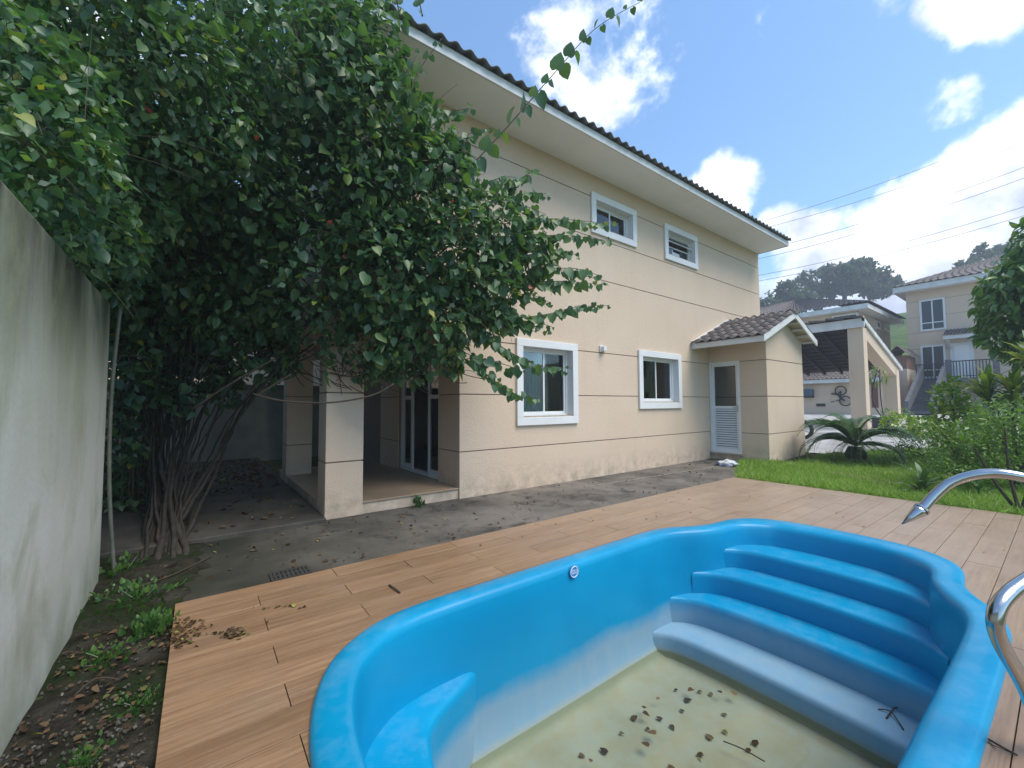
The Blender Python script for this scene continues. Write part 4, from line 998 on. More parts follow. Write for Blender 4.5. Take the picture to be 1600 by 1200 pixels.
shrub('yellow_shrub', 'yellow green shrub with a bright crown in front of the stairs', 'shrub', gp(1492, 690, 12.6), [((0, 0, .8), (.42, .42, .42)), ((0, .05, 1.25), (.3, .3, .3)), ((.1, -.3, .6), (.45, .45, .4)), ((0, 0, 1.55), (.18, .18, .16))], 2600, .13, m_yshrub, droop=.2, width=1.2, r=.018)
shrub('low_shrub', 'small bright green shrub at the foot of the carport post', 'shrub', gp(1408, 672, 17.5), [((0, 0, .35), (.5, .5, .35)), ((-.2, -.6, .3), (.5, .5, .3))], 1500, .16, m_yshrub, r=.012)
# strap-leaved plants
def rosette(name, label, base, n, L, w, mat, lean=1.0, heads=((0, 0, 0),), trunk=None):
    t = thing(name, label, 'plant', base); P, A, N = [], [], []
    b = Vector(base)
    for h in heads:
        h = b+Vector(h)
        if (h-b).length > .1: MB().tube(bez([b, b.lerp(h, .5)+Vector((.04, .03, 0)), h], 4), .028, 8).obj('stem', m_bark, t, smooth=True)
        for q in range(n):
            a = q*2.39996+rs.random()*.4; el = rad(rs.uniform(5, 80)); P.append(tuple(h+Vector((0, 0, rs.uniform(-.12, .12))))); A.append((math.cos(a)*math.cos(el)*lean, math.sin(a)*math.cos(el)*lean, math.sin(el))); N.append((0, 0, 1) if el < 1.2 else (-math.cos(a), -math.sin(a), .4))
    f_ = leaf_obj('leaves', leaf_mesh('leaves', np.array(P), np.array(A), np.array(N), L*(.6+.5*rs.random(len(P))), mat, (STRAP_V, STRAP_F), w, rg=rs), t); f_['kind'] = 'stuff'
    return t
hb = gp(1590, 705, 11.2)
rosette('dracaena', 'variegated dracaena with long yellow-edged strap leaves beside the stairs', hb, 46, .62, .13, m_strap, 1.0, ((0, 0, 1.3), (.1, -.45, 1.6), (-.05, .30, 1.35), (.2, -.2, 1.85), (0, -.8, 1.4)))
rosette('bromeliad', 'dark green rosette plant on the lawn near the deck corner', gp(1442, 760, 8.55), 34, .42, .16, m_cycad, 1.0)
rosette('bromeliad', 'small green rosette half hidden under the feathery shrub', gp(1530, 760, 8.9), 24, .3, .16, m_weed, 1.0)
# sapling with two bare stems by the deck edge
sb = Vector((7.9, .40, -.03)); sp_ = thing('sapling', 'bare forked sapling standing in the grass next to the deck edge', 'plant', sb)
for e_ in ((7.95, .75, .75), (8.1, .1, .95), (7.9, .48, 1.0)): MB().tube(bez([sb, sb.lerp(Vector(e_), .45)+Vector((0, .03, 0)), e_], 5), [.022-.0014*i for i in range(11)], 7).obj('stem', m_twig, sp_, smooth=True)
f_ = foliage('foliage', rs, [((7.95, .8, .95), (.28, .28, .22)), ((8.15, .05, 1.1), (.35, .35, .28)), ((7.95, .5, 1.2), (.3, .3, .25))], 1500, .07, m_shrub, sp_, (LEAF_V, LEAF_F), .1, 1.3, .3, None, .8, 8); f_['kind'] = 'stuff'
# glossy round tree at the edge of the garden
tb = gp(1668, 690, 13.2); tr_ = thing('round_tree', 'dense glossy green tree with hanging leaves beside the garden path', 'tree', tb)
tb = Vector(tb); MB().tube(bez([tb, tb+Vector((.05, .03, 1.2)), tb+Vector((0, .1, 2.6))], 6), [.13-.005*i for i in range(13)], 10).obj('trunk', m_bark, tr_, smooth=True)
bl = [((0, .1, 3.3), 1.0), ((.1, -.6, 3.9), 1.0), ((.0, .35, 2.75), .72), ((0, -.2, 4.3), .75), ((.1, -1.2, 3.2), 1.2), ((.2, -1.4, 4.3), 1.2), ((.0, .42, 3.5), .5), ((.0, .1, 2.3), .6)]
f_ = foliage('crown', rs, [(tuple(tb+Vector(c)), r) for c, r in bl], 1700, .16, m_ficus, tr_, (HEART_V, HEART_F), 1.0, .5, .65, None, .7); f_['kind'] = 'stuff'

# ================================================================== weeds, litter, small things
def weed(label, base, n, sz, sp, h):
    t = thing('weed', label, 'weed', base); b = np.array(base)
    p = b+np.column_stack([rs.normal(size=n)*sp, rs.normal(size=n)*sp*1.6, np.abs(rs.normal(size=n))*h])
    a = p-b; a[:, 2] = .35; no = rs.normal(size=(n, 3))*.35; no[:, 2] += 1
    f_ = leaf_obj('leaves', leaf_mesh('leaves', p, a, no, sz*(.5+rs.random(n)), m_weed, (HEART_V, HEART_F), .8, rg=rs), t); f_['kind'] = 'stuff'
    mb = MB()
    for i in range(0, n, 3): mb.tube([b+np.array((rs.normal()*sp*.3, rs.normal()*sp*.3, -.01)), p[i]], .0025, 4)
    mb.obj('stems', m_weed, t)
for (x, y), n, sz, sp, h, lb in [((242, 985), 70, .05, .05, .07, 'leafy green weed climbing over the edge of the deck'), ((225, 940), 90, .05, .09, .07, 'bushy weed growing in the soil near the trunk base'), ((165, 945), 70, .045, .10, .04, 'low weed patch at the foot of the stained wall'), ((215, 1100), 60, .022, .035, .02, 'tiny bright weed beside the deck edge'), ((130, 1190), 60, .022, .03, .02, 'tiny pale weed among the gravel'), ((165, 1030), 60, .035, .05, .03, 'flat dark weed in the middle of the soil strip'), ((190, 895), 40, .06, .07, .08, 'young weed with broad leaves in the deep shade')]:
    p = at(x, y, Z=-.015); weed(lb, (p.x, p.y, -.02), int(n*1.7), sz*.62, sp, h*.55)
p = at(655, 792, Z=0); weed('tuft of grass at the foot of the porch step', (p.x, p.y, -.002), 26, .05, .035, .04)
# gravel
rs2 = np.random.default_rng(3); mb = MB(); ico = bmesh.new(); bmesh.ops.create_icosphere(ico, subdivisions=1, radius=1); iv = np.array([v.co[:] for v in ico.verts]); ifc = [tuple(v.index for v in f.verts) for f in ico.faces]; ico.free()
for q in range(900):
    y = rs2.uniform(1.6, 3.4) if q % 3 else rs2.uniform(1.6, 2.5); x = rs2.uniform(-.57, -.12); s_ = rs2.uniform(.003, .0085)
    if y > 2.7 and rs2.random() < .6: continue
    n = len(mb.v); v = iv*s_*rs2.uniform(.6, 1.3, 3)*(1+.25*rs2.normal(size=(len(iv), 1)))+np.array((x, y, -.014+s_*.4)); mb.v += [tuple(a) for a in v]; mb.f += [tuple(n+i for i in f) for f in ifc]
k = NM('gravel', .9, .2); k.color(k.ramp(k.noise(55, 2), (.3, (.04, .037, .03)), (.58, (.09, .085, .07)), (.78, (.22, .21, .19)))); m_gravel = k.m
tag(mb.obj('gravel', m_gravel), 'loose grey gravel scattered on the soil strip', 'gravel', kind='stuff')
# fallen leaves
def litter(name, label, pts, size, group=None):
    n = len(pts); no = rs2.normal(size=(n, 3))*.45; no[:, 2] += 1; a = rs2.normal(size=(n, 3)); a[:, 2] *= .25
    return tag(leaf_obj(name, leaf_mesh(name, np.array(pts), a, no, size*(.5+.9*rs2.random(n)), m_dry, (HEART_V, HEART_F), .7, rg=rs2)), label, 'leaves', kind='stuff')
pts = []
for (cx, cy_), sx, sy, n in [((290, 980), 30, 14, 90), ((362, 990), 14, 6, 90), ((278, 1000), 16, 9, 90), ((440, 948), 30, 5, 16)]:
    for q in range(n):
        p = at(cx+rs2.normal()*sx*.6, cy_+rs2.normal()*sy*.6, Z=.02); pts.append((p.x, p.y, .017+abs(rs2.normal())*.006 if p.x > -.1 else -.005))
litter('leaf_litter', 'heap of brown dry leaves lying on the corner of the deck', pts, .022)
pts = [(rs2.uniform(-.55, 8.6), rs2.uniform(3.65, 5.1), .006+.003*rs2.random()) for q in range(420)]; pts = [p for p in pts if rs2.random() < (1 if p[0] < 2.2 else .3)]
litter('fallen_leaves', 'scattered small dry leaves on the grey concrete path', pts, .035)
pts = [(.2+rs2.normal()*.75, 8.9+rs2.normal()*1.0, .056+.006*rs2.random()) for q in range(900)]; pts = [p for p in pts if -3 < p[0] < 1.1 and 5.2 < p[1] < 11.8]+[(rs2.uniform(-2.5, 1.1), rs2.uniform(9.6, 11.8), .057) for q in range(600)]+[(rs2.uniform(-.5, 1.1), rs2.uniform(5.2, 9), .057) for q in range(120)]
litter('patio_leaves', 'dark fallen leaves covering the side patio', pts, .06)
pts = [(rs2.uniform(-.56, -.13), rs2.uniform(1.6, 3.5), -.008+.008*rs2.random()) for q in range(320)]
litter('soil_leaves', 'brown leaf fragments mixed into the soil strip', pts, .025)
pts = [(rs2.uniform(0, 7.4), rs2.uniform(2.7, 3.55), .019) for q in range(26)]+[(rs2.uniform(5.3, 7.4), rs2.uniform(-.8, 2.6), .019) for q in range(14)]
litter('deck_leaves', 'few small dry leaves dotted over the wooden-looking deck', pts, .022)
# leaves in the pool water, one by one
pl_ = [(1004, 1105), (988, 1112), (1012, 1128), (1030, 1090), (1058, 1066), (1070, 1083), (1082, 1076), (1096, 1069), (1110, 1075), (1128, 1082), (1048, 1120), (1068, 1100), (1025, 1145), (968, 1132), (948, 1163), (1005, 1112), (1034, 1112), (1130, 1128), (1150, 1086), (1178, 1150), (1098, 1165), (1014, 1165), (1052, 1190), (905, 1165), (1090, 1185), (1168, 1160), (1155, 1188), (925, 1190), (1112, 1142), (1135, 1105)]
lfm = [leaf_mesh('fallen_leaf', np.zeros((1, 3)), np.array([(0, 1, 0)]), np.array([(0, 0, 1)]), [1.0], m_dry, (HEART_V, HEART_F), .75, np.array([v])) for v in (.1, .35, .6, .75, .9)]
for i, (x, y) in enumerate(pl_):
    p = at(x, y, Z=-.93); s_ = rr.uniform(.03, .058); m = Matrix.Translation((p.x, p.y, -.9305)) @ Matrix.Rotation(rr.uniform(0, 6.28), 4, 'Z') @ Matrix.Rotation(rr.uniform(-.15, .15), 4, 'X') @ Matrix.Diagonal((s_, s_, s_*.6, 1))
    m.translation.z = -.9305 if i % 3 == 0 else -.985
    o = bpy.data.objects.new('fallen_leaf', lfm[i % 5] if i not in (9, 17) else lfm[4]); link(o, None, m); tag(o, ('dark brown', 'brown', 'tan', 'straw coloured', 'olive green')[4 if i in (9, 17) else i % 5]+' dead leaf in the shallow pool water', 'leaf', 'leaves in the pool')
def twig(label, pts, r=.004, cat='twig'):
    tag(MB().tube(bez(pts, 4), r, 5).obj('twig', m_twig, smooth=True), label, cat)
twig('short dark twig lying across the deck planks near the pool', [at(608, 914, Z=.021), at(616, 919, Z=.026), at(625, 926, Z=.021)], .006)
twig('long thin pale stick lying at the edge of the soil by the path', [at(200, 922, Z=.012), at(265, 900, Z=.02), at(330, 870, Z=.012)], .006)
twig('curved pale twig on the dark soil', [at(115, 1088, Z=-.005), at(150, 1060, Z=.02), at(187, 1062, Z=-.003)], .004)
twig('thin twig on the pool step', [at(1372, 1108, Z=-.773), at(1392, 1112, Z=-.76), at(1412, 1140, Z=-.773)], .004)
twig('second twig crossing the leaves on the pool step', [at(1385, 1122, Z=-.773), at(1396, 1108, Z=-.752), at(1402, 1105, Z=-.765)], .005)
twig('long stem lying under the shallow water', [at(1130, 1158, Z=-.925), at(1160, 1170, Z=-.922), at(1195, 1190, Z=-.925)], .004)
twig('green sprig lying on the deck beside the pool rim', [at(1545, 1155, Z=.02), at(1562, 1165, Z=.03), at(1590, 1180, Z=.02)], .004)
# drain grate
gc = at(452, 903, Z=0); gx_, gy_ = .60, 3.715
m_iron = simple('cast_iron', (.04, .04, .036), .7, .3, 20)
gr = thing('drain_grate', 'square cast iron drain grate set in the path at the deck edge', 'grate', (gx_, gy_, 0))
fr_ = MB(); a, b, c, d = gx_-.14, gx_+.14, gy_-.095, gy_+.095
fr_.box(a, b, c, c+.02, .001, .012); fr_.box(a, b, d-.02, d, .001, .012); fr_.box(a, a+.02, c+.02, d-.02, .001, .012); fr_.box(b-.02, b, c+.02, d-.02, .001, .012); fr_.box(a+.02, b-.02, gy_-.008, gy_+.008, .001, .011); fr_.obj('frame', m_iron, gr)
MB().quad((a+.02, c+.02, .003), (b-.02, c+.02, .003), (b-.02, d-.02, .003), (a+.02, d-.02, .003)).obj('drain_pit', simple('drain_black', (.008, .008, .008), .95), gr)
for i in range(8):
    x = a+.02+(b-a-.04)*(i+.5)/8; MB().box(x-.009, x+.009, c+.0201, d-.0201, .0035, .010).obj('slat', m_iron, gr)
# crumpled cloth by the door
bm = bmesh.new(); bmesh.ops.create_icosphere(bm, subdivisions=4, radius=1)
for v in bm.verts:
    n_ = noise.noise(v.co*1.7)*.35+noise.noise(v.co*4.3)*.22+noise.noise(v.co*9)*.10; v.co *= 1+n_; v.co.x *= .12; v.co.y *= .21; v.co.z = max(v.co.z*.085+.045, .002)
me = bpy.data.meshes.new('cloth'); bm.to_mesh(me); bm.free(); me.polygons.foreach_set('use_smooth', [True]*len(me.polygons))
k = NM('white_blue_cloth', .9, .1); k.color(k.ramp(k.noise(9, 3, .5, dist=1), (.42, (.60, .62, .62)), (.5, (.55, .57, .60)), (.56, (.20, .22, .33)))); me.materials.append(k.m)
bo = bpy.data.objects.new('crumpled_cloth', me); link(bo, None, Matrix.Translation((8.9, 4.35, 0)) @ Matrix.Rotation(.3, 4, 'Z')); tag(bo, 'crumpled white and blue cloth on the path by the louvred door', 'cloth')
# stepping boards half sunk in the lawn
m_board = simple('weathered_board', (.20, .15, .10), .9, .4, 6)
for i, (x, y) in enumerate([(9.15, 2.05), (8.95, 1.75), (9.35, 2.35)]):
    tag(MB().box(x-.11, x+.11, y-.38, y+.38, T(x, y)-.04, T(x, y)+.008).obj('stepping_board', m_board, bevel=.008), 'weathered brown board half sunk in the lawn, '+('between two others', 'closest to the deck', 'closest to the service room')[i], 'board', 'boards in the lawn')

# ================================================================== chrome pool fittings
r_ = .024
sp_pts = bez([at(1441, 795, d=2.2), at(1462, 772, d=2.2), at(1490, 752, d=2.18), at(1540, 740, d=2.12), at(1600, 746, d=2.05), Vector((3.42, -.02, .86)), Vector((3.52, -.14, .70)), Vector((3.57, -.20, .4)), Vector((3.58, -.21, .014))], 6)
sp0 = thing('water_spout', 'arched chrome water spout with pointed nozzle reaching over the pool', 'spout', (3.58, -.21, .014))
MB().tube(sp_pts, r_, 16).obj('tube', m_chrome, sp0, smooth=True)
a = sp_pts[0]; tip = at(1409, 819, d=2.2); dv = (tip-a)
MB().tube([a-dv*.02, a+dv*.06], r_*1.42, 16).obj('collar', m_chrome, sp0, smooth=False)
nz_ = MB().tube([a+dv*.05, a+dv*.2, a+dv*.6, tip], [r_*1.38, r_*1.25, r_*.72, r_*.10], 16).obj('nozzle', m_chrome, sp0, smooth=True)
MB().tube([Vector((3.58, -.21, .0145)), Vector((3.58, -.21, .028))], .06, 20).obj('flange', m_chrome, sp0)
hr = bez([Vector((2.62, -.02, .014)), at(1640, 1150, d=1.53), at(1600, 1070, d=1.52), at(1562, 1000, d=1.5), at(1556, 962, d=1.5), at(1572, 932, d=1.52), at(1612, 903, d=1.56), Vector((2.80, -.06, .80)), Vector((3.05, -.22, .80)), Vector((3.22, -.33, .62)), Vector((3.26, -.36, .3)), Vector((3.26, -.36, .014))], 7)
h0 = thing('handrail', 'bent chrome handrail standing on the deck beside the pool rim', 'handrail', (2.62, -.02, .014))
MB().tube(hr, r_*1.02, 16).obj('tube', m_chrome, h0, smooth=True)
for q in (hr[0], hr[-1]): MB().tube([Vector((q.x, q.y, .0145)), Vector((q.x, q.y, .026))], .055, 20).obj('flange', m_chrome, h0)

# ================================================================== carport
def tiled_slope(p00, p10, p01, p11, nc, nr, amp, mat, name, parent, drop=.03):
    # p00..p10 along the eave, p01..p11 along the top; corrugated and stepped in courses
    p00, p10, p01, p11 = map(Vector, (p00, p10, p01, p11)); mb = MB(); sg = 4
    nrm_ = (p10-p00).cross(p01-p00).normalized()
    if nrm_.z < 0: nrm_ = -nrm_
    W = nc*sg+1
    for r in range(nr):
        for e_, lf in ((r/nr, drop), ((r+1)/nr, 0)):
            a = p00.lerp(p01, e_); b = p10.lerp(p11, e_)
            for i in range(W): mb.v.append(tuple(a.lerp(b, i/(W-1))+nrm_*(lf+amp*(.5-.5*math.cos(2*math.pi*i/sg)))))
    for r in range(nr*2-1):
        for i in range(W-1): q = r*W+i; mb.f.append((q, q+1, q+W+1, q+W))
    return mb.obj(name, mat, parent)
CX0, CX1, CY0, CY1 = 19.2, 24.3, 4.36, 11.0
g0 = T(CX0, CY0); zt0 = 4.40; zt1 = 2.95
cp = thing('carport', 'cream carport with sloping tiled roof on square posts by the driveway', 'carport', (CX0, CY0, g0))
PWD = .46
def post(x0, x1, y0, y1, z1): MB().box(x0, x1, y0, y1, T(x0, y0)-.05, z1).obj('post', m_wall, cp, bevel=.01)
post(CX0, CX0+PWD, CY0, CY0+PWD, zt0-.34); post(CX1-PWD, CX1, CY0, CY0+PWD, zt1-.22)
post(CX0, CX0+PWD, CY1-PWD, CY1, zt0-.34); post(CX1-PWD, CX1, CY1-PWD, CY1, zt1-.22)
def rake(y0, y1, x0, x1, drop0, drop1, mat, name):
    f = lambda x: zt0+(zt1-zt0)*(x-CX0)/(CX1-CX0)
    m = MB(); m.v = [(x0, y0, f(x0)-drop1), (x1, y0, f(x1)-drop1), (x1, y0, f(x1)-drop0), (x0, y0, f(x0)-drop0), (x0, y1, f(x0)-drop1), (x1, y1, f(x1)-drop1), (x1, y1, f(x1)-drop0), (x0, y1, f(x0)-drop0)]
    m.f = [(0, 1, 2, 3), (7, 6, 5, 4), (0, 4, 5, 1), (1, 5, 6, 2), (2, 6, 7, 3), (3, 7, 4, 0)]; return m.obj(name, mat, cp)
rake(CY0+.02, CY0+PWD-.02, CX0+PWD, CX1-.001, .10, .62, m_wall, 'gable_beam')
rake(CY0-.06, CY0-.001, CX0-.10, CX1+.35, -.04, .16, m_trim, 'barge_board')
MB().box(CX0-.10, CX0-.001, CY0-.06, CY1, zt0-.34, zt0-.02).obj('ridge_beam', m_trim, cp)
m_darkwood = simple('dark_stained_wood', (.022, .016, .014), .8, .4, 6)
f = lambda x: zt0+(zt1-zt0)*(x-CX0)/(CX1-CX0)
MB().quad((CX0, CY0+.01, f(CX0)-.05), (CX1+.3, CY0+.01, f(CX1+.3)-.05), (CX1+.3, CY1, f(CX1+.3)-.05), (CX0, CY1, f(CX0)-.05)).obj('ceiling', m_darkwood, cp)
for i in range(9):
    y = CY0+.7+i*.68; m = MB(); m.bar((CX0+.01, y, f(CX0)-.14), (CX1+.25, y, f(CX1+.25)-.14), .07, .14); m.obj('rafter', m_darkwood, cp)
for i in range(12):
    x = CX0+.25+i*.42; MB().box(x-.03, x+.03, CY0+.5, CY1-.1, f(x)-.09, f(x)-.051).obj('batten', m_darkwood, cp)
tiled_slope((CX1+.4, CY0-.08, f(CX1+.4)), (CX1+.4, CY1, f(CX1+.4)), (CX0-.05, CY0-.08, zt0+.02), (CX0-.05, CY1, zt0+.02), 32, 14, .07, m_tile, 'roof', cp)
for i in range(12):   # rough tiles capping the high edge
    y = CY0-.05+i*.55; m = MB(); m.bar((CX0-.06, y, zt0+.02), (CX0-.06, y+.57, zt0+.09), .26, .07); m.obj('ridge_tile', m_tile, cp)
# potted plant, hanging plant under the carport
m_pot = simple('dark_pot', (.05, .045, .05), .6); pp_ = at(1379, 672, X=20.6); pz = T(pp_.x, pp_.y)
pt = thing('potted_plant', 'leggy plant in a dark square pot beside the carport post', 'plant', (pp_.x, pp_.y, pz))
MB().box(pp_.x-.25, pp_.x+.25, pp_.y-.25, pp_.y+.25, pz-.02, pz+.4).obj('pot', m_pot, pt, bevel=.01)
MB().tube(bez([(pp_.x, pp_.y, pz+.38), (pp_.x-.05, pp_.y+.25, pz+1.1), (pp_.x, pp_.y+.1, pz+2.1)]), .022, 6).tube(bez([(pp_.x, pp_.y-.05, pz+.38), (pp_.x+.05, pp_.y+.02, pz+1.2), (pp_.x, pp_.y, pz+2.2)]), .018, 6).obj('stem', m_twig, pt, smooth=True)
f_ = foliage('leaves', rs, [((pp_.x, pp_.y+.1, pz+2.05), (.3, .35, .3))], 500, .3, m_shrub, pt, (STRAP_V, STRAP_F), 1.2, .12); f_['kind'] = 'stuff'
f_ = foliage('low_leaves', rs, [((pp_.x, pp_.y-.35, pz+.55), (.3, .5, .22))], 500, .2, m_shrub, pt, (STRAP_V, STRAP_F), .0, .16); f_['kind'] = 'stuff'

# ================================================================== neighbouring houses
def xwin(parent, X, px, mull=2, fw=.10):   # window on a wall facing -X, given as picture corners
    x0, y0, x1, y1 = px; a = at(x0, y0, X=X); b = at(x1, y1, X=X); ya, yb2 = b.y, a.y; z0, z1 = b.z, a.z
    w = MB().ringx(ya, yb2, z0, z1, fw, X-.06, X-.002).obj('window', m_white, parent)
    MB().box(X-.03, X-.004, ya+fw, yb2-fw, z0+fw, z1-fw).obj('pane', m_fglass, w)
    fr = MB(); ym = (ya+yb2)/2; fr.box(X-.05, X-.031, ym-.03, ym+.03, z0+fw, z1-fw); zz_ = z0+(z1-z0)*.25; fr.box(X-.05, X-.031, ya+fw, ym-.031, zz_-.03, zz_+.03); fr.box(X-.05, X-.031, ym+.031, yb2-fw, zz_-.03, zz_+.03); fr.obj('sash', m_alu, w)
    return w
def banded(parent, axis, c, u0, u1, z0, z1, step_=.85):
    s_ = 1
    core = (MB().box(c+.012, c+.2, u0, u1, z0, z1) if axis == 'x' else MB().box(u0, u1, c+.012, c+.2, z0, z1)).obj('wall', m_groove, parent)
    z = z0; 
    while z < z1-.01:
        t = min(z+step_, z1); a, b = z+.02, t
        (MB().box(c, c+.0115, u0, u1, a, b) if axis == 'x' else MB().box(u0, u1, c, c+.0115, a, b)).obj('plaster_panel', m_wall, core); z = t
    return core
# house with outside stairs
H2X = 36.0; g2 = T(36, 3); ez = at(1397, 458, X=H2X-.7).z
h2 = thing('stair_house', 'cream two-storey house with grey outside stairs and a railed landing', 'house', (38, 2, g2))
yl = at(1417, 500, X=H2X).y; yr = -6.0
banded(h2, 'x', H2X, yr, yl, g2-.2, ez, 1.0)
MB().box(H2X+.2, H2X+9, yl-.2, yl, g2-.2, ez).obj('wall', m_wall, h2); MB().box(H2X+.2, H2X+9, yr, yr+.2, g2-.2, ez).obj('wall', m_wall, h2)
oy = at(1397, 458, X=H2X-.7).y
MB().box(H2X-.7, H2X+9.6, yr-.6, oy, ez, ez+.29).obj('soffit', m_soffit, h2)
MB().box(H2X-.76, H2X-.701, yr-.6, oy+.05, ez-.02, ez+.32).obj('fascia', m_trim, h2); MB().box(H2X-.70, H2X+9.6, oy+.001, oy+.05, ez-.02, ez+.32).obj('fascia', m_trim, h2)
rise = 2.0; rz0 = ez+.30
tiled_slope((H2X-.85, oy+.1, rz0), (H2X-.85, yr-.6, rz0), (H2X+4.4, oy-4.6, rz0+rise), (H2X+4.4, yr+3, rz0+rise), 40, 14, .08, m_tile, 'roof', h2)
tiled_slope((H2X+9.6, oy+.1, rz0), (H2X-.85, oy+.1, rz0), (H2X+4.6, oy-4.6, rz0+rise), (H2X+4.3, oy-4.6, rz0+rise), 40, 14, .08, m_tile, 'roof', h2)
xwin(h2, H2X, (1436, 470, 1479, 514)); xwin(h2, H2X, (1438, 541, 1480, 590))
a = at(1484, 537, X=H2X); b = at(1524, 590, X=H2X); lz = b.z
dd = MB().box(H2X-.06, H2X-.002, b.y, a.y, lz, a.z).obj('door', m_white, h2); MB().box(H2X-.075, H2X-.061, b.y+.18, a.y-.18, lz+.02, a.z-.15).obj('door_leaf', m_soffit, dd)
a2 = at(1473, 523, X=H2X-1.0); b2 = at(1527, 521, X=H2X-1.0)
tiled_slope((H2X-1.0, a2.y, a2.z-.1), (H2X-1.0, b2.y, a2.z-.1), (H2X-.01, a2.y, a2.z+.35), (H2X-.01, b2.y, a2.z+.35), 9, 4, .07, m_tile, 'canopy', h2)
MB().box(H2X-1.0, H2X-.95, b2.y, a2.y, a2.z-.28, a2.z-.08).obj('canopy_fascia', m_trim, h2)
for y in (a2.y-.15, b2.y+.15): MB().bar((H2X-.9, y, a2.z-.2), (H2X-.02, y, a2.z-.75), .12, .14).obj('canopy_bracket', m_trim, h2)
m_stone = simple('grey_stair_stone', (.12, .128, .145), .8, .3, 2); m_rail = simple('black_iron', (.03, .03, .035), .6)
ly0 = at(1560, 600, X=H2X-1.6).y; ly1 = at(1437, 600, X=H2X-1.6).y; lt = lz-.05
MB().box(H2X-1.8, H2X-.001, ly0, ly1, lt-.22, lt).obj('landing', m_stone, h2)
for y in (ly0+.2, (ly0+ly1)/2): MB().box(H2X-1.7, H2X-1.3, y, y+.35, g2-.1, lt-.22).obj('landing_pier', m_stone, h2)
sy1 = at(1444, 610, X=H2X-1.8).y; sy0 = at(1474, 610, X=H2X-1.8).y; nst = 14; rs_ = (lt-g2)/nst
for i in range(nst): MB().box(H2X-1.8-.3*(i+1), H2X-1.8-.3*i-.002, sy0, sy1, g2-.1, lt-rs_*(i+1)).obj('stair_step', m_stone, h2)
for y in (sy0-.16, sy1+.002):
    m = MB(); x0, x1 = H2X-1.8, H2X-1.8-.3*nst; zt = lt+.75; m.v = [(x1, y, g2-.1), (x0, y, g2-.1), (x0, y, zt), (x1, y, g2+.55), (x1, y+.155, g2-.1), (x0, y+.155, g2-.1), (x0, y+.155, zt), (x1, y+.155, g2+.55)]
    m.f = [(0, 1, 2, 3), (7, 6, 5, 4), (0, 4, 5, 1), (1, 5, 6, 2), (2, 6, 7, 3), (3, 7, 4, 0)]; m.obj('stair_parapet', m_stone, h2)
rl = MB(); rl.bar((H2X-1.75, ly0, lt+.95), (H2X-1.75, sy0-.17, lt+.95), .06, .06).bar((H2X-1.75, ly0, lt+.1), (H2X-1.75, sy0-.17, lt+.1), .04, .04); rl.obj('handrail', m_rail, h2)
rl = MB(); rl.bar((H2X-.4, sy0-.17, lt+.95), (H2X-.4, sy1+.6, lt+.95), .05, .05); rl.obj('handrail', m_rail, h2)
nb = 16
for i in range(nb): y = ly0+(sy0-.2-ly0)*i/(nb-1); MB().box(H2X-1.77, H2X-1.73, y-.02, y+.02, lt, lt+.93).obj('baluster', m_rail, h2)
for i in range(9): y = sy0+(sy1-sy0+.5)*i/8; MB().box(H2X-.42, H2X-.38, y-.02, y+.02, lt, lt+.93).obj('baluster', m_rail, h2)
for y in (sy0-.25, ly0+.02): MB().box(H2X-1.85, H2X-1.6, y-.12, y+.12, lt, lt+1.05).obj('newel_post', m_stone, h2)
# hipped house behind the carport
H1X, H1Y = 32.2, 7.55; g1 = T(33, 9); e1 = at(1357, 480, X=31.6).z
h1 = thing('hipped_house', 'cream house with hipped tile roof and two small windows behind the carport', 'house', (36, 12, g1))
banded(h1, 'x', H1X, H1Y, 17, g1-.1, e1, 1.1)
banded(h1, 'y', H1Y, H1X+.2, 40.0, g1-.1, e1, 1.1)
MB().box(H1X-.6, 40.6, H1Y-.6, 17.5, e1, e1+.24).obj('soffit', m_soffit, h1)
MB().box(H1X-.66, H1X-.601, H1Y-.6, 17.5, e1-.02, e1+.26).obj('fascia', m_trim, h1); MB().box(H1X-.66, 40.6, H1Y-.66, H1Y-.601, e1-.02, e1+.26).obj('fascia', m_trim, h1)
z = e1+.31
tiled_slope((H1X-.75, 17.5, z), (H1X-.75, H1Y-.75, z), (36, 13.5, z+1.75), (36, 11.4, z+1.75), 40, 12, .08, m_tile, 'roof', h1)
tiled_slope((H1X-.75, H1Y-.75, z), (40.7, H1Y-.75, z), (36, 11.4, z+1.75), (36.2, 11.4, z+1.75), 36, 12, .08, m_tile, 'roof', h1)
for x0, y0, x1, y1 in ((1368, 500, 1375.5, 516), (1380.5, 505, 1388, 520)):
    a = at(x0, y0, Y=H1Y); b = at(x1, y1, Y=H1Y); w = MB().ring(a.x, b.x, b.z, a.z, .14, H1Y-.06, H1Y-.002).obj('window', m_white, h1); MB().box(a.x+.14, b.x-.14, H1Y-.03, H1Y-.003, b.z+.14, a.z-.14).obj('pane', m_fglass, w)
xwin(h1, H1X, (1300, 494, 1342, 512))
